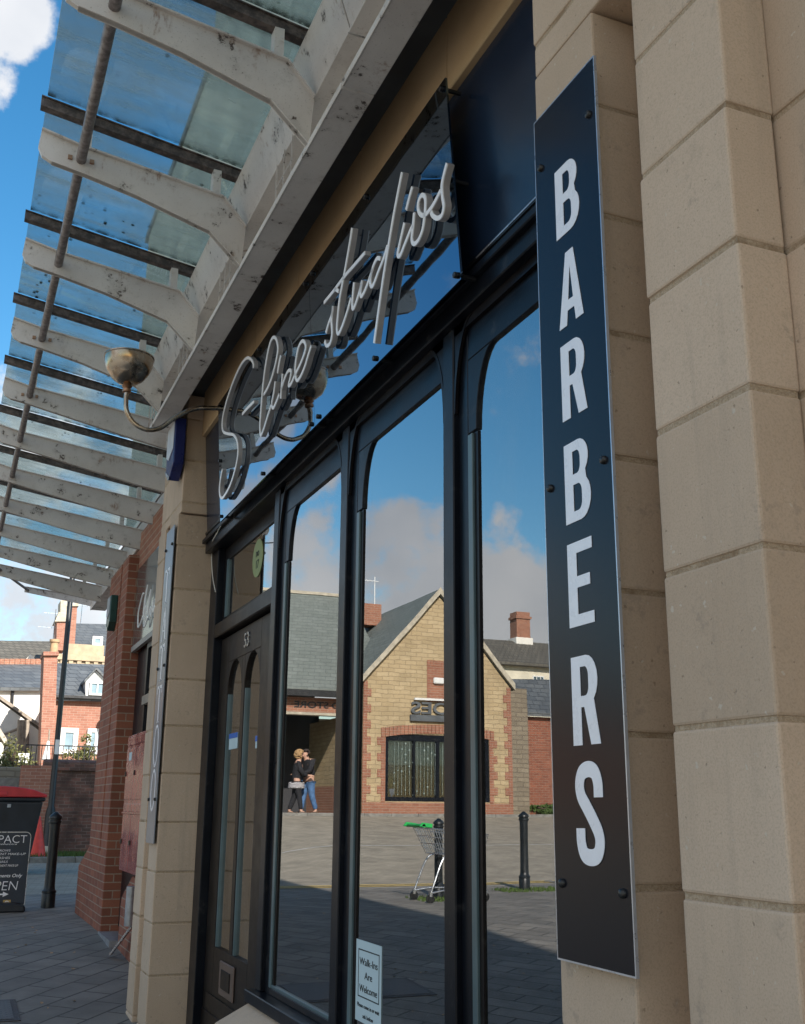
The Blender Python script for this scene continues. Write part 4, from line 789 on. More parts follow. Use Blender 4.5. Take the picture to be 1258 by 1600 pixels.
for x_ in (bx0+.25, bx1-.25):
    for y_ in (by+.2, by+.8): 
        w_ = MB().tube([(x_-.025, y_, .1), (x_+.025, y_, .1)], .1, 16).build('wheel', 'black_plastic', bn, smooth=True)
cx_, cyy = 1.98, 24.9
cn = empty('traffic_cone', (cx_, cyy, .09), 'plain red traffic cone on the verge between the bin and lamp post', 'cone')
MB().lathe([(.20, .03), (.03, .82), (.025, .82)], (cx_, cyy, .09), 20).build('cone', 'cone_red', cn, smooth=True); MB().box(cx_-.24, cx_+.24, cyy-.24, cyy+.24, .095, .125).build('base', 'cone_red', cn, bevel=.02)
# pavement sign
ab = empty('pavement_sign', (.70, 13.45, .004), 'dark blue pavement sign listing beauty treatments, with an OPEN arrow', 'sign')
aX0, aX1, aY = .405, .985, 13.36; zb0, zt0 = .07, .845
def rr(x0, x1, z0, z1, r, n=5):
    P = []
    for cx2, cz2, s0 in ((x1-r, z1-r, 0), (x0+r, z1-r, 1), (x0+r, z0+r*.4, 2), (x1-r, z0+r*.4, 3)):
        rr_ = r if s0 < 2 else r*.4; cx3 = cx2 if s0 < 2 else (x0+rr_ if s0 == 2 else x1-rr_)
        P += [(cx3+rr_*math.cos(math.pi/2*(s0+i/n)), cz2+rr_*math.sin(math.pi/2*(s0+i/n))) for i in range(n+1)]
    return P
MB().prism(rr(aX0-.008, aX1+.008, zb0-.01, zt0+.008, .058), 1, aY+.004, aY+.03).build('frame', 'silver_edge', ab); MB().prism(rr(aX0, aX1, zb0, zt0, .05), 1, aY, aY+.0035).build('panel', 'board_blue', ab)
MB().prism([(aX0-.02, .0), (aX1+.01, .0), (aX1, .08), (aX1-.1, .10), (aX0+.1, .10), (aX0, .08)], 1, aY-.16, aY+.2).build('base', 'bin_grey', ab, bevel=.02)
ac = .695
def at_(s_, z, h, w=None, sh=0, b_=0, x=.715, m='white_letter'): text('lettering', s_, m, ab, (x, aY-.001, z), (1, 0, 0), (0, 0, 1), h, w, shear=sh, bold=b_)
zz = lambda py: PY(20, py, aY).z
at_('IMPACT', zz(1317), .085, .43, 0, -.01, x=.73); at_('aesthetics', zz(1320), .018, .26, .4)
for s_, py_, w in (('BROWS', 1330.5, .135), ('PERMANENT MAKE-UP', 1336, .47), ('LASHES', 1342, .14), ('NAILS', 1348, .10), ('SEMI PERMANENT MAKE-UP', 1354, .33)): at_(s_, zz(py_), .024, w, .15)
at_('Appointments Only', zz(1370.5), .035, .44, .25, .012); at_('OPEN', zz(1391), .10, .36, .1, -.012)
mb = MB(); za = zz(1397); mb.prism([(.45, za-.008), (.75, za-.008), (.75, za-.028), (.81, za), (.75, za+.028), (.75, za+.008), (.45, za+.008)], 1, aY-.002, aY-.0005); mb.build('arrow', 'white_letter', ab)
zi = zz(1411); MB().box(.76, .84, aY-.002, aY-.0005, zi-.03, zi+.035).build('icon', 'icon_gold', ab, bevel=.0005); ri = MB(); ri.v = []; ribbon(ri, [(.80+.02*math.cos(q), zi+.002+.02*math.sin(q)) for q in [2*math.pi*i/16 for i in range(16)]], .008, lambda a, b, d: Vector((a, aY-.002-d, b)), 0, .001, True).build('ring', 'white_letter', ab)
MB().prism([(.655+.032*math.cos(q), zi+.008+.032*math.sin(q)) for q in [2*math.pi*i/12 for i in range(12)]], 1, aY-.002, aY-.0005).build('rosette', 'sign_grey', ab)

# ---- old brick garden wall
gw_ = empty('garden_wall', (3.5, 26.6, 0), 'weathered dark red brick garden wall with a coping, behind the bollard', 'wall')
MB().box(2.27, 9, 26.5, 26.85, 0, 1.92).build('wall', 'brick_old', gw_, bevel=.01); MB().prism([(26.44, 1.92), (26.91, 1.92), (26.9, 2.10), (26.8, 2.17), (26.55, 2.17), (26.45, 2.10)], 0, 2.1, 9.05).build('coping', 'brick_old', gw_)
MB().box(1.62, 2.265, 26.42, 26.92, 0, 2.02).build('end_pier', 'brick_old_far', gw_, bevel=.01)

# ================================================================= HOUSES (direct view, far left)
def quad(mb, pts, Y, d=.3):                                  # upright face given by photo pixels at distance Y, thickness d back
    P = [PY(*p, Y) for p in pts]; mb.prism([(p.x, p.z) for p in P], 1, Y, Y+d); return mb
def win(parent, px0, px1, py0, py1, Y, fw_=.09, mat='white_paint', bars=1, gm='painted_sky_pane', curtain=True, gm2=None):
    A = PY(px0, py1, Y); B = PY(px1, py0, Y); x0, x1, z0, z1 = A.x, B.x, A.z, B.z; m = MB(); y0 = Y-.05; y1 = Y+.05
    m.box(x0, x0+fw_, y0, y1, z0, z1).box(x1-fw_, x1, y0, y1, z0, z1).box(x0+fw_, x1-fw_, y0, y1, z0, z0+fw_).box(x0+fw_, x1-fw_, y0, y1, z1-fw_, z1)
    for i in range(bars): xm = x0+(x1-x0)*(i+1)/(bars+1); m.box(xm-fw_/3, xm+fw_/3, y0+.01, y1, z0+fw_, z1-fw_)
    w_ = m.build('window', mat, parent); box('pane', gm, w_, x0+fw_, x1-fw_, Y+.0, Y+.01, z0+fw_, z1-fw_)
    if curtain: box('blind', 'curtain', w_, x0+fw_, x1-fw_, Y+.03, Y+.04, z0+fw_, z1-fw_)
    return w_
def roofp(mb, pts0, Y0_, pts1, Y1_, th=.12):                 # sloping plane: bottom edge px pair at Y0_, top edge at Y1_
    a = [PY(*p, Y0_) for p in pts0]; b = [PY(*p, Y1_) for p in pts1]; mb.slab([a[0], a[1], b[1], b[0]], (0, .02, -th)); return mb
# red brick house
hA = empty('brick_house', (5, 36, 0), 'red brick house with a slate roof and white dormer behind the garden wall', 'house')
m = MB(); X0 = PY(83, 1130, 36).x
m.box(X0, X0+9, 36.1, 43, 0, PY(120, 1089, 36).z); m.build('wall', 'brick_old_far', hA)
rf = roofp(MB(), [(84, 1088), (215, 1092)], 35.85, [(88, 1036), (215, 1040)], 38.8); rfo = rf.build('roof', 'slate', hA)
MB().box(X0-.1, X0+9, 35.75, 35.9, PY(120, 1091, 35.8).z, PY(120, 1087, 35.8).z).build('gutter', 'gutter_black', hA)
m = MB(); quad(m, [(134, 1087), (167, 1087), (167, 1064), (151, 1047), (134, 1064)], 36.0, 1.8); dm = m.build('dormer', 'white_paint', hA); win(dm, 139, 165, 1066, 1086, 35.95, .06)
m = MB(); 
for s_ in ((132, 1066, 151, 1046), (151, 1046, 170, 1066)): a_ = PY(s_[0], s_[1], 35.85); b_ = PY(s_[2], s_[3], 35.85); m.slab([a_, b_, b_+Vector((0, 2, 0)), a_+Vector((0, 2, 0))], (0, 0, .08))
m.build('dormer_roof', 'slate', hA)
win(hA, 92, 123, 1138, 1178, 36.05, .14, bars=0); win(hA, 134, 166, 1139, 1178, 36.05, .12)
ch = MB(); quad(ch, [(62, 1200), (84, 1200), (90, 1022), (69, 1022)], 35.2, 1.0); quad(ch, [(68, 1024), (92, 1024), (92, 1018), (68, 1018)], 35.1, 1.2); cho = ch.build('chimney', 'brick_old_far', hA)
p = PY(84, 1020, 35.7); MB().lathe([(.13, 0), (.12, .3), (.16, .34), (.16, .42), (.13, .42)], p, 14).build('chimney_pot', 'terracotta_pot', cho, smooth=True)
p = PY(157, 1127, 35.8); MB().lathe([(0, 0), (.15, .02), (.25, .1), (.26, .1)], p, 16, 'X').build('satellite_dish', 'dish', hA, smooth=True)
# railing and terrace things on the wall behind
rl = empty('railing', (4, 29, 1.9), 'thin black metal railing above the garden wall', 'railing')
Yr = 29; zt_, zb_ = PY(120, 1165, Yr).z, PY(120, 1190, Yr).z; xr0, xr1 = PY(40, 1165, Yr).x, PY(200, 1165, Yr).x
m = MB(); m.box(xr0, xr1, Yr-.015, Yr+.015, zt_-.03, zt_); 
x = xr0
while x < xr1: m.box(x, x+.02, Yr-.01, Yr+.01, zb_-.4, zt_-.03); x += .13
m.build('rails', 'cast_black', rl)
tr_ = box('terrace', 'kerb', None, -1.5, 14, 27.2, 35.9, 0, 1.75); tag(tr_, kind='structure')
def leafy(name, label, cat, c, rad, n, mat, leaf=.06, trunk=None):
    e_ = empty(name, (c[0], c[1], c[2]-rad[2]), label, cat); m = MB(); cl = [Vector((random.gauss(0, .45), random.gauss(0, .45), random.gauss(0, .45))) for _ in range(14)]
    for _ in range(n):
        q = random.choice(cl)+Vector((random.gauss(0, .2), random.gauss(0, .2), random.gauss(0, .2))); p = Vector(c)+Vector((q.x*rad[0], q.y*rad[1], q.z*rad[2]))
        u_ = Vector((random.gauss(0, 1), random.gauss(0, 1), random.gauss(0, 1))).normalized(); w_ = u_.orthogonal().normalized(); l_ = leaf*random.uniform(.6, 1.3)
        m.add([p-w_*l_*.5, p+u_*l_, p+w_*l_*.5, p-u_*l_*.8], [(0, 1, 2, 3)])
    m.build('foliage', mat, e_); b_ = MB()
    for k in range(5): b_.tube(crom([(c[0], c[1], c[2]-rad[2]), (c[0]+random.uniform(-.3, .3)*rad[0], c[1], c[2]-.3*rad[2]), (c[0]+random.uniform(-.8, .8)*rad[0], c[1]+random.uniform(-.5, .5)*rad[1], c[2]+.4*rad[2])], 3), .02, 5)
    b_.build('stem', 'bark', e_); return e_
leafy('shrub', 'small yellow-green potted plant behind the thin railing', 'plant', PY(130, 1180, 29.5), (.45, .3, .3), 700, 'ivy', .05)
leafy('bush', 'straggly olive bush left of the white board', 'bush', PY(14, 1186, 30), (.45, .4, .55), 1200, 'ivy', .05)
ub = empty('parasol', PY(72, 1190, 31), 'folded white parasol leaning behind the garden wall', 'parasol')
a_ = PY(66, 1187, 31); b_ = PY(78, 1187, 31); c_ = PY(76, 1157, 31); MB().loft([a_, b_, b_+Vector((0, .3, 0)), a_+Vector((0, .3, 0))], [c_+Vector((-.03, 0, 0)), c_+Vector((.03, 0, 0)), c_+Vector((.03, .06, 0)), c_+Vector((-.03, .06, 0))]).build('cloth', 'white_paint', ub, bevel=.02)
MB().tube([a_+Vector((.15, .1, -.5)), c_+Vector((0, 0, .3))], .02, 6).build('pole', 'wood_grey', ub)
# white house and its lower gable
hB = empty('white_house', (1, 44, 0), 'white rendered house under a dark slate roof at the far left', 'house')
Yb = 42
xl, xr = PY(-120, 1100, Yb).x, PY(67, 1100, Yb).x; zb_ = PY(30, 1074, Yb).z
MB().box(xl, xr, Yb, Yb+7, 0, zb_).build('wall', 'white_render', hB); rfo = roofp(MB(), [(-130, 1073), (71, 1074)], Yb-.25, [(-130, 1036), (72, 1037)], Yb+3.2).build('roof', 'slate', hB)
a_ = PY(-130, 1036, Yb+3.2); b_ = PY(72, 1036, Yb+3.2); m = MB(); n_r = 24
for i in range(n_r): q = a_+(b_-a_)*(i/n_r); q2 = a_+(b_-a_)*((i+.94)/n_r); m.box(q.x, q2.x, q.y-.12, q.y+.12, q.z-.06, q.z+.16)
m.build('ridge_tiles', 'brick_orange', rfo)
for px_ in (20,): p = PY(px_, 1074, Yb-.05); q = PY(px_-2, 1112, Yb-.05); MB().tube([p, q], .06, 8).build('downpipe', 'gutter_black', hB)
hC = empty('gabled_outhouse', (0, 39, 0), 'low white gable with a sloping roof edge and bare timber posts', 'house')
m = MB(); quad(m, [(-90, 1190), (62, 1190), (62, 1142), (0, 1096), (-90, 1030)], 39, .3); m.build('wall', 'white_render', hC)
m = MB(); a_ = PY(-90, 1028, 38.9); b_ = PY(64, 1138, 38.9); m.slab([a_, b_, b_+Vector((0, 3, 0)), a_+Vector((0, 3, 0))], (0, 0, .12)); m.build('roof', 'wood_grey', hC)
for px_ in (32, 37, 42): a_ = PY(px_, 1125, 38.4); b_ = PY(px_-2, 1190, 38.4); MB().tube([a_, b_], .09, 8).build('post', 'wood_grey', hC)
a_ = PY(5, 1148, 38.8); b_ = PY(30, 1138, 38.8); MB().tube([a_, b_], .05, 6).build('brace', 'wood_grey', hC)
a_ = PY(-2, 1140, 34); b_ = PY(4, 1210, 34); e_ = empty('white_shed', (a_.x, 34, 0), 'sliver of a white shed with a stone-edged roof at the left edge', 'shed'); MB().box(a_.x-3, b_.x-.05, 34, 36, 0, PY(0, 1160, 34).z).build('wall', 'white_render', e_)
q = PY(-20, 1118, 33.9); q2 = PY(10, 1166, 33.9); MB().slab([q, q2, q2+Vector((0, 2.4, 0)), q+Vector((0, 2.4, 0))], (0, 0, .2)).build('roof', 'stone_pale', e_)
e_ = empty('white_board', PY(36, 1190, 30.2), 'blank white board fixed beside the timber posts', 'board'); m = MB(); quad(m, [(28, 1192), (45, 1192), (46, 1177), (29, 1177)], 30.2, .04); m.build('panel', 'white_paint', e_); a_ = PY(36, 1190, 30.2); MB().box(a_.x-.03, a_.x+.03, 30.25, 30.3, 1.7, a_.z).build('post', 'wood_grey', e_)
e_ = empty('stone_wall', (0, 29, 0), 'low rubble stone wall beyond the red bin lid', 'wall'); a_ = PY(58, 1200, 28); MB().box(a_.x-5, a_.x-.35, 28, 28.4, 0, PY(10, 1198, 28).z).build('wall', 'rubble_dark', e_, bevel=.02)
e_ = empty('gate', (1.2, 27.5, 0), 'blue-green timber gate between the stone wall and the brick pier', 'gate'); m = MB(); a_ = PY(38, 1220, 27.6); b_ = PY(55, 1220, 27.6); x = a_.x; i = 0
while x < b_.x: m.box(x, x+.09, 27.6, 27.64, .05, PY(45, 1198-4*math.sin(i), 27.6).z); x += .1; i += 1
m.box(a_.x, b_.x, 27.64, 27.68, .3, .4).box(a_.x, b_.x, 27.64, 27.68, 1.3, 1.4); m.build('boards', 'teal_dark', e_)
# back row
hD = empty('slate_roofed_house', (0, 56, 0), 'long grey slate roof with a small white gable, highest at the far left', 'house')
Yd = 54; xl, xr = PY(-150, 1035, Yd).x, PY(76, 1035, Yd).x; MB().box(xl, xr, Yd, Yd+8, 0, PY(30, 1036, Yd).z).build('wall', 'white_render', hD); roofp(MB(), [(-150, 1037), (82, 1037)], Yd-.3, [(-150, 999), (80, 1002)], Yd+4).build('roof', 'tile_brown', hD)
m = MB(); quad(m, [(34, 1037), (62, 1037), (48, 1022)], Yd-.6, 1.5); m.build('small_gable', 'white_render', hD)
hE = empty('tall_house', (8, 52, 0), 'tall house with stone cornice, skylight and brick stacks behind the dormer', 'house')
Ye = 50; xl, xr = PY(94, 1030, Ye).x, PY(240, 1030, Ye).x; MB().box(xl, xr, Ye, Ye+9, 0, PY(130, 1030, Ye).z).build('wall', 'brick_old_far', hE)
m = MB(); zc = PY(130, 1032, Ye).z; m.box(xl-.2, xr, Ye-.35, Ye, zc-.05, zc+.2).box(xl-.1, xr, Ye-.2, Ye, zc-.35, zc-.05)
x = xl
while x < xr: m.box(x, x+.18, Ye-.3, Ye-.2, zc-.25, zc-.05); x += .36
m.build('cornice', 'plaster_tan', hE)
m = MB(); m.box(xl+.3, PY(163, 1010, Ye).x, Ye-.05, Ye+.4, zc+.2, PY(130, 1007, Ye).z); m.build('parapet', 'plaster_tan', hE)
rfo = roofp(MB(), [(112, 1028), (240, 1030)], Ye+.6, [(119, 974), (240, 977)], Ye+4.5).build('roof', 'slate', hE); win(rfo, 144, 161, 995, 1008, Ye+1.5, .1, bars=0, curtain=False)
for pts, mt, yy in (([(88, 1016), (101, 1016), (103, 970), (89, 970)], 'brick_old_far', Ye-.5), ([(94, 970), (103, 970), (105, 938), (95, 938)], 'stone_pale', Ye-.3), ([(103, 1006), (117, 1006), (121, 944), (106, 944)], 'brick_old_far', Ye+1.0)):
    m = MB(); quad(m, pts, yy, 1.2); m.build('chimney', mt, hE)
m = MB(); quad(m, [(86, 971), (105, 971), (103, 960), (92, 956)], Ye-.6, 1.4); quad(m, [(103, 947), (123, 947), (123, 942), (103, 942)], Ye+.9, 1.4); m.build('chimney_cap', 'stone_pale', hE)
def aerial(name, parent, p, h, arms, mat='steel', s=1):
    m = MB(); m.tube([p, p+Vector((0, 0, h))], .02*s, 5)
    for (z, l, dx) in arms:
        q = p+Vector((0, 0, z)); m.tube([q-Vector((l*dx, 0, 0)), q+Vector((l, 0, 0))], .014*s, 4)
        for i in range(5): r_ = q+Vector((l*(i/5), 0, 0)); m.tube([r_-Vector((0, .12, .06)), r_+Vector((0, .12, .06))], .008*s, 4)
    m.build(name, mat, parent)
aerial('aerial', hE, PY(83, 1000, Ye), 1.4, [(1.2, .5, 1)]); aerial('aerial', hE, PY(126, 975, Ye+2), 1.5, [(1.3, .5, .4), (.9, .4, .4)]); aerial('aerial', hE, PY(95, 985, Ye), .2, [(.1, -1.0, .2)])

# ================================================================= ACROSS THE STREET (seen in the glass)
YG = 29.0; G0 = .93
st = empty('gabled_stone_building', (2*GX-13.2, YG, G0), 'honey stone building with a steep front gable and a beaded shop window', 'building')
def mX(v): return 2*GX-v
xl, xr, xp = mX(10.87), mX(15.58), mX(13.24); ze, zp = 4.70, 7.32
wy0, wy1 = mX(14.85), mX(11.54)
m = MB()                                                     # gable wall with a real opening
m.prism([(xr, G0-.3), (xl, G0-.3), (xl, 1.33), (xr, 1.33)], 1, YG, YG+.35)
m.prism([(xr, 1.33), (wy0, 1.33), (wy0, 3.2), (xr, 3.2)], 1, YG, YG+.35); m.prism([(wy1, 1.33), (xl, 1.33), (xl, 3.2), (wy1, 3.2)], 1, YG, YG+.35)
m.prism([(xr, 3.2), (xl, 3.2), (xl, ze), (xp, zp), (xr, ze)], 1, YG, YG+.35); m.build('wall', 'rubble_stone', st)
# brick dressings: quoins, base, arch, panel
q = MB(); q.box(xr-.02, xl+.02, YG-.02, YG-.002, G0-.3, 1.30)
z = 1.31; i = 0
while z < 4.6:
    w_ = .25 if i % 2 else .13
    for (xa, sgn) in ((xl+.02, -1), (wy1, 1), (wy0, -1), (xr-.02, 1)):
        if z > 3.1 and xa in (wy1, wy0): continue
        a_, b_ = sorted((xa, xa+sgn*w_)); q.box(a_, b_, YG-.02, YG-.002, z, z+.218)
    z += .225; i += 1
q.box(xp-.42, xp+.42, YG-.02, YG-.002, 4.15, 5.35); q.build('brick_dressing', 'brick_orange', st)
m = MB(); n_ = 30; cx2 = (wy0+wy1)/2; hwid = (wy1-wy0)/2+.15
for i in range(n_):
    a0 = cx2-hwid+2*hwid*i/n_; a1 = a0+2*hwid/n_*.86; f_ = lambda xx: .14*(1-((xx-cx2)/hwid)**2)
    m.prism([(a0, 3.10+f_(a0)), (a1, 3.10+f_(a1)), (a1, 3.36+f_(a1)), (a0, 3.36+f_(a0))], 1, YG-.035, YG-.003)
m.build('brick_arch', 'brick_orange', st)
m = MB()
for i in range(9): a0 = xp-.42+.84*i/9; m.box(a0+.01, a0+.08, YG-.035, YG-.021, 5.2, 5.38)
m.build('brick_soldiers', 'brick_orange', st)
wfm = MB(); wfm.box(wy0, wy1, YG+.02, YG+.14, 1.33, 1.45).box(wy0, wy1, YG+.02, YG+.14, 3.02, 3.2).box(wy0, wy0+.1, YG+.02, YG+.14, 1.45, 3.02).box(wy1-.1, wy1, YG+.02, YG+.14, 1.45, 3.02).box(cx2-.05, cx2+.05, YG+.03, YG+.13, 1.45, 3.02).box(mX(12.45)-.03, mX(12.45)+.03, YG+.03, YG+.13, 1.45, 3.02)
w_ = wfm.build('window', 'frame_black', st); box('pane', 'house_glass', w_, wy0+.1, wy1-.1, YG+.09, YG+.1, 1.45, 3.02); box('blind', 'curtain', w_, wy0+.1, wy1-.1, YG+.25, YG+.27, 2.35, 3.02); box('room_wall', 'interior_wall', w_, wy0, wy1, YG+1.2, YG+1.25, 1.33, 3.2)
beads = MB()
for i in range(24):
    x = wy1-.32-i*.115; beads.box(x-.002, x+.002, YG+.06, YG+.066, 1.5, 2.98); z = 2.95-random.random()*.2
    while z > 1.5: 
        r_ = random.choice((.014, .014, .02, .03)); beads.lathe([(0, -r_), (r_, 0), (0, r_)], (x, YG+.063, z), 6); z -= random.uniform(.14, .42)
beads.build('bead_curtain', 'bead', w_)
e_ = empty('potted_palm', (mX(11.8), YG+.2, 1.45), 'palm in a grey pot at the left of the beaded window', 'plant'); MB().lathe([(.09, 0), (.13, .22), (.12, .22)], (mX(11.8), YG+.18, 1.45), 12).build('pot', 'lead', e_)
m = MB()
for i in range(14): a_ = random.uniform(0, 6.28); l_ = random.uniform(.4, .75); dx = math.cos(a_)*.22; m.tube(crom([(mX(11.8), YG+.18, 1.6), (mX(11.8)+dx*.4, YG+.18, 1.65+l_*.7), (mX(11.8)+dx, YG+.16, 1.6+l_)], 3), [.006]*6+[.001], 4)
m.build('fronds', 'ivy', e_)
m = MB(); m.box(wy0-.2, wy1-.0, YG-.16, YG-.04, 3.62, 3.80) if False else m.box(mX(14.2), mX(12.28), YG-.10, YG-.04, 3.58, 3.76); sgn = m.build('sign_rail', 'lead', st)
box('sign_light', 'white_paint', st, mX(14.1), mX(12.4), YG-.14, YG-.05, 4.18, 4.24)
text('sign_lettering', 'NOES', 'lead', st, (mX(13.20), YG-.06, 3.80), (1, 0, 0), (0, 0, 1), .33, 1.75, depth=.03, bold=.02)
MB().box(mX(13.35), mX(13.0), YG-.12, YG-.022, 4.68, 4.86).build('floodlight', 'white_paint', st, bevel=.03)
# gable roof with barge
m = MB(); th = .16
for (xa, xb_) in ((xl+.12, xp), (xr-.12, xp)):
    za_ = ze-.10; m.slab([(xa, YG-.12, za_), (xb_, YG-.12, zp+.06), (xb_, YG+6, zp+.06), (xa, YG+6, za_)], (0, 0, th))
m.build('gable_roof', 'slate_green', st)
m = MB()
for (xa, xb_) in ((xl+.12, xp), (xr-.12, xp)): m.slab([(xa, YG-.14, ze-.10), (xb_, YG-.14, zp+.06), (xb_, YG-.121, zp+.06), (xa, YG-.121, ze-.10)], (0, 0, .2))
m.build('barge_board', 'stone_pale', st)
# main range: recessed porch to its left in the glass, ridge along the street
Ym = 30.0; zr, zeM = 7.75, 4.30
mr0, mr1 = mX(12.2), mX(3.5)
m = MB(); m.slab([(mr0, Ym-.3, zeM), (mr1, Ym-.3, zeM), (mr1, Ym+4.3, zr+.25), (mr0, Ym+4.3, zr+.25)], (0, 0, .15)); m.slab([(mr0, Ym+8.6, zeM), (mr1, Ym+8.6, zeM), (mr1, Ym+4.3, zr+.25), (mr0, Ym+4.3, zr+.25)], (0, 0, .15)); m.build('main_roof', 'slate_green', st)
box('gutter', 'gutter_black', st, mr0, mr1, Ym-.42, Ym-.3, zeM-.08, zeM+.1); box('ridge', 'stone_pale', st, mr0, mr1, Ym+4.2, Ym+4.4, zr+.36, zr+.46)
lb = box('porch_beam', 'brick_orange', st, mX(10.86), mr1, Ym-.02, Ym+.3, 3.80, 4.22); box('beam_soffit', 'stone_pale', st, mX(10.86), mr1, Ym-.04, Ym+.3, 3.72, 3.795)
text('porch_lettering', 'FOOD STORE', 'gutter_black', st, (mX(10.15), Ym-.035, 3.93), (1, 0, 0), (0, 0, 1), .17, 2.1, depth=.02, bold=.015)
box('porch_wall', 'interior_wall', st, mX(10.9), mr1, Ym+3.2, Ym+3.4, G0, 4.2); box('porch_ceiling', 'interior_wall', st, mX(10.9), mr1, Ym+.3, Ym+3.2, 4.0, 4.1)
box('porch_wall', 'rubble_stone', st, mX(10.86), mX(10.6), Ym-.55, Ym+3.2, G0-.3, 3.72); box('porch_base', 'brick_orange', st, mX(10.86), mX(10.58), Ym-.58, Ym+3.2, G0-.3, 1.75)
p = Vector((mX(12.6), Ym+3.0, 7.7)); ch = MB().box(p.x-.33, p.x+.33, p.y, p.y+.7, 7.0, 7.72).build('chimney', 'brick_orange', st); aerial('aerial', ch, Vector((p.x-.2, p.y+.3, 7.72)), 1.0, [(.85, .7, .2)], 'white_paint', .8)
box('wall', 'rubble_stone', st, mX(15.5), mr1, Ym+8.2, Ym+8.5, 0, zeM)
# set-back wing with lower slate roof and brick wall
sw = empty('brick_outbuilding', (mX(19), 31, G0), 'low brick outbuilding with a dark slate roof right of the stone gable', 'building')
box('stone_return', 'rubble_dark', sw, mX(16.5), mX(15.6), YG+.6, YG+4, .6, 4.75)
box('wall', 'brick_red', sw, mX(24), mX(16.4), 30.5, 30.8, .6, 4.0); m = MB(); m.slab([(mX(24), 30.3, 4.0), (mX(16.4), 30.3, 4.0), (mX(16.4), 32.6, 5.25), (mX(24), 32.6, 5.6)], (0, 0, .12)); m.build('roof', 'slate', sw)
leafy('hedge', 'low strip of green weeds along the foot of the brick outbuilding', 'weeds', Vector((mX(17.6), 30.3, 1.15)), (1.0, .15, .12), 900, 'grass', .05)
# cream house behind
ch_ = empty('cream_house', (mX(28), 50, 0), 'cream house with a mossy tiled roof and tall brick chimney', 'house')
Yc = 50
box('wall', 'cream', ch_, mX(33), mX(25), Yc, Yc+7, 0, 8.45)
m = MB(); m.slab([(mX(33.5), Yc-.4, 8.40), (mX(24), Yc-.4, 8.40), (mX(24), Yc+3.6, 10.2), (mX(33.5), Yc+3.6, 10.2)], (0, 0, .15)); m.slab([(mX(33.5), Yc+7.6, 8.40), (mX(24), Yc+7.6, 8.40), (mX(24), Yc+3.6, 10.2), (mX(33.5), Yc+3.6, 10.2)], (0, 0, .15)); m.build('roof', 'tile_brown', ch_)
cx3 = mX(27.85+1.7); k_ = MB().box(cx3-.45, cx3+.45, Yc+3.2, Yc+4.0, 9.6, 12.0).box(cx3-.52, cx3+.52, Yc+3.13, Yc+4.07, 11.6, 11.75).build('chimney', 'brick_orange', ch_); box('chimney_base', 'white_render', ch_, cx3-.55, cx3+.55, Yc+3.1, Yc+4.1, 9.6, 10.5)
wv = MB(); xa, xb_ = mX(28.9), mX(28.25); wv.box(xa, xb_, Yc-.04, Yc+.04, 7.55, 7.95); wv_ = wv.build('window', 'white_paint', ch_); box('pane', 'house_glass', wv_, xa+.05, xa+.19, Yc-.06, Yc-.041, 7.6, 7.9); box('pane', 'house_glass', wv_, xa+.24, xb_-.24, Yc-.06, Yc-.041, 7.6, 7.9); box('pane', 'house_glass', wv_, xb_-.19, xb_-.05, Yc-.06, Yc-.041, 7.6, 7.9)
# ---------------------------------------------------------------- shopping trolley
tx, ty = mX(5.72), 13.35
tg = gw(660, 1409); tx, ty = tg[0], tg[1]
tr = empty('shopping_trolley', (tx, ty, .004), 'wire shopping trolley with a bright green handle, seen in the glass', 'trolley')
def TP(a, b, z): return Vector((tx-a, ty+b, z+.004))         # a: away along the street (right in the glass)
wdt = .26
fm = MB()
for s_ in (-1, 1):
    b_ = s_*wdt
    fm.tube(crom([TP(0, b_, .10), TP(.06, b_, .25), TP(.16, b_*.95, .48), TP(.24, b_*.9, .56), TP(.36, b_*.85, .57), TP(.75, b_*.7, .52)], 5), .013, 8)
    fm.tube(crom([TP(.02, b_, .12), TP(.30, b_*.9, .15), TP(.85, b_*.6, .12)], 4), .012, 8)
fm.build('frame', 'steel', tr, smooth=True)
bk = MB(); tl = [(-.02, .90), (.85, .82)]; bl = [(.15, .58), (.78, .56)]
def corner(i, s_, t_): A = TP(tl[0][0]+(tl[1][0]-tl[0][0])*i, s_*wdt*(1-.25*i), tl[0][1]+(tl[1][1]-tl[0][1])*i); B = TP(bl[0][0]+(bl[1][0]-bl[0][0])*i, s_*wdt*.85*(1-.25*i), bl[0][1]+(bl[1][1]-bl[0][1])*i); return A+(B-A)*t_
for s_ in (-1, 1):
    for t_ in (0, .12, .35, .6, .8, 1): bk.tube([corner(0, s_, t_), corner(1, s_, t_)], .007 if t_ in (0, 1) else .004, 5)
    for i in range(23): bk.tube([corner(i/22, s_, 0), corner(i/22, s_, 1)], .0035, 4)
for i_ in (0, 1):
    for t_ in (0, .3, .6, 1): bk.tube([corner(i_, -1, t_), corner(i_, 1, t_)], .005, 5)
    for j in range(9): a_ = corner(i_, -1, 0).lerp(corner(i_, 1, 0), j/8); b_ = corner(i_, -1, 1).lerp(corner(i_, 1, 1), j/8); bk.tube([a_, b_], .0035, 4)
for i in range(12): bk.tube([corner(i/11, -1, 1), corner(i/11, 1, 1)], .004, 4)
bk.build('basket', 'steel', tr)
MB().tube([TP(-.10, -wdt-.02, .93), TP(-.10, wdt+.02, .93)], .022, 12).build('handle', 'green_plastic', tr, smooth=True)
hb = MB()
for s_ in (-1, 1): hb.slab([TP(-.16, s_*wdt-.02, .92), TP(.02, s_*wdt-.02, .90), TP(.03, s_*wdt-.02, .95), TP(-.12, s_*wdt-.02, .97)], (0, .04, 0))
hb.build('handle_bracket', 'green_plastic', tr, bevel=.008)
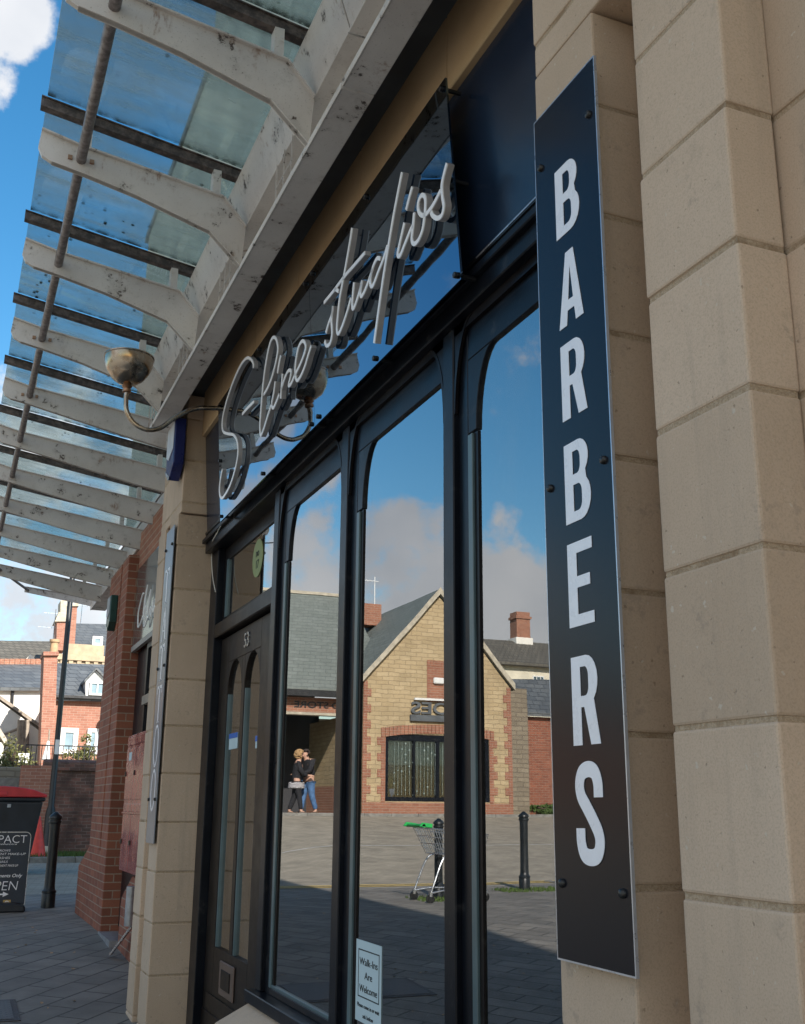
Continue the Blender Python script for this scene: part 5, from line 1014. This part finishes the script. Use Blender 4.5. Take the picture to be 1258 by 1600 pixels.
for (a_, b_) in ((0, wdt), (0, -wdt), (.82, wdt*.6), (.82, -wdt*.6)):
    c0 = TP(a_, b_, .055); w_ = MB().tube([c0-Vector((0, .014, 0)), c0+Vector((0, .014, 0))], .055, 18).build('wheel', 'black_plastic', tr, smooth=True)
    MB().box(c0.x-.016, c0.x+.016, c0.y-.022, c0.y+.022, c0.z+.02, c0.z+.075).build('fork', 'steel', w_)

# ---------------------------------------------------------------- people
def skinned(name, mat, parent, joints, edges, sub=2, root=0):
    off = wloc(parent); me = bpy.data.meshes.new(name); me.from_pydata([Vector(j[0])-off for j in joints], edges, []); o = bpy.data.objects.new(name, me); COL.objects.link(o); me.materials.append(MATS[mat])
    sk = o.modifiers.new('skin', 'SKIN'); sk.use_smooth_shade = True
    if not me.skin_vertices: me.skin_vertices.new() if hasattr(me.skin_vertices, 'new') else None
    for i, j in enumerate(joints):
        r_ = j[1] if isinstance(j[1], tuple) else (j[1], j[1]); me.skin_vertices[0].data[i].radius = r_; me.skin_vertices[0].data[i].use_root = (i == root)
    sb = o.modifiers.new('sub', 'SUBSURF'); sb.levels = sb.render_levels = sub; o.parent = parent; return o
def person(base, h, face, lean, label, hair, top, legs, feet, hairmat, extra=None):
    """face: unit vector the person faces; lean: how far the trunk bends that way"""
    e_ = empty('person', base, label, 'person', 'people in the porch'); B = Vector(base); f = Vector(face).normalized(); r_ = Vector((-f.y, f.x, 0)); k = h/1.75
    def J(a, b, z): return B+(f*a+r_*b+Vector((0, 0, z)))*k
    L = lean
    head = J(.10*L+.03, 0, 1.62-.04*L); neck = J(.07*L, 0, 1.47); ch = J(.05*L, 0, 1.30); pv = J(-.02*L, 0, .95)
    jt = [(pv, (.15*k, .12*k)), (J(.0, 0, 1.12), (.13*k, .11*k)), (ch, (.17*k, .12*k)), (neck, .055*k), (head-Vector((0, 0, .03)), (.075*k, .085*k)), (head+Vector((0, 0, .07*k)), (.075*k, .085*k))]
    ed = [(0, 1), (1, 2), (2, 3), (3, 4), (4, 5)]
    for s_ in (-1, 1):
        n0 = len(jt); jt += [(J(.05*L, s_*.19, 1.40), .06*k), (J(.10+.05*L, s_*.25, 1.14), .045*k), (J(.28+.05*L, s_*.14, 1.05), .034*k), (J(.34+.05*L, s_*.11, 1.06), .03*k)]
        ed += [(2, n0), (n0, n0+1), (n0+1, n0+2), (n0+2, n0+3)]
        for fi in range(4):
            n1 = len(jt); jt += [(J(.40+.05*L, s_*(.085+.016*fi), 1.06-.006*fi), .009*k), (J(.445+.05*L, s_*(.085+.014*fi), 1.03), .008*k)]; ed += [(n0+3, n1), (n1, n1+1)]
        n1 = len(jt); jt += [(J(.37+.05*L, s_*.065, 1.075), .010*k), (J(.41+.05*L, s_*.055, 1.07), .008*k)]; ed += [(n0+3, n1), (n1, n1+1)]
        n0 = len(jt); st_ = .16*s_; jt += [(J(0, s_*.09, .88), .10*k), (J(.02+st_*.4, s_*.10, .48), .065*k), (J(-.02+st_, s_*.11, .10), .042*k), (J(.12+st_, s_*.12, .04), .035*k)]
        ed += [(0, n0), (n0, n0+1), (n0+1, n0+2), (n0+2, n0+3)]
    skinned('body', 'skin', e_, jt, ed)
    ns = MB(); ns.lathe([(.013*k, -.02*k), (.016*k, 0), (.004*k, .03*k)], head+f*.095*k, 8); ns.build('nose', 'skin', e_)
    # hair, jacket, trousers, shoes as fitted shells
    hh = MB(); hc = head-f*.02*k
    for _ in range(170 if hair == 'curly' else 60):
        u_ = Vector((random.gauss(0, 1), random.gauss(0, 1), random.gauss(.35, .9))).normalized()
        if u_.dot(f) > .45 and u_.z < .6: continue
        rr_ = (.13 if hair == 'curly' else .10)*k; c_ = hc+Vector((0, 0, .03*k))+u_*rr_; s2 = (.03 if hair == 'curly' else .022)*k; hh.lathe([(0, -s2), (s2*.8, -s2*.5), (s2, 0), (s2*.8, s2*.5), (0, s2)], c_, 6)
    hh.build('hair', hairmat, e_, smooth=True)
    tj = [(J(-.02*L, 0, .84 if extra else .93), (.19*k, .15*k)), (J(0, 0, 1.12), (.18*k, .15*k)), (ch, (.205*k, .155*k)), (J(.06*L, 0, 1.42), (.11*k, .09*k))]; te = [(0, 1), (1, 2), (2, 3)]
    for s_ in (-1, 1): n0 = len(tj); tj += [(J(.05*L, s_*.20, 1.38), .085*k), (J(.10+.05*L, s_*.26, 1.13), .068*k), (J(.27+.05*L, s_*.15, 1.05), .052*k)]; te += [(2, n0), (n0, n0+1), (n0+1, n0+2)]
    skinned('jacket', top, e_, tj, te)
    lj = [(J(-.01, 0, .92), (.16*k, .13*k))]; le = []
    for s_ in (-1, 1): n0 = len(lj); st_ = .16*s_; lj += [(J(0, s_*.09, .82), .115*k), (J(.02+st_*.4, s_*.10, .48), .085*k), (J(-.02+st_, s_*.11, .13), .062*k)]; le += [(0, n0), (n0, n0+1), (n0+1, n0+2)]
    skinned('trousers', legs, e_, lj, le)
    for s_ in (-1, 1): st_ = .16*s_; a_ = J(-.05+st_, s_*.11, .0); m_ = MB(); m_.tube([J(-.06+st_, s_*.11, .06), J(.03+st_, s_*.115, .055), J(.17+st_, s_*.12, .035)], [.055*k, .052*k, .03*k], 10); m_.build('shoe', feet, e_, smooth=True)
    if extra: MB().lathe([(.20*k, .70*k), (.235*k, .72*k), (.225*k, .86*k), (.19*k, .88*k)], B, 20).build('shirt_hem', extra, e_, smooth=True)
    return e_
Yp = 28.75
bp = PY(462, 1278, Yp); person((mX(bp.x), Yp, gz(mX(bp.x), Yp)+.0), 1.72, (-.9, -.2, 0), .4, 'person with curly fair hair, black jacket and checked shirt hem in the porch', 'curly', 'cloth_black', 'cloth_black', 'boot', 'hair_blond', 'plaid')
bp = PY(482, 1278, Yp+.1); person((mX(bp.x), Yp+.15, gz(mX(bp.x), Yp+.15)), 1.80, (.9, -.3, 0), 1.2, 'person in a dark jacket and blue jeans leaning towards the fair haired person', 'short', 'cloth_black', 'denim', 'boot', 'hair_dark')
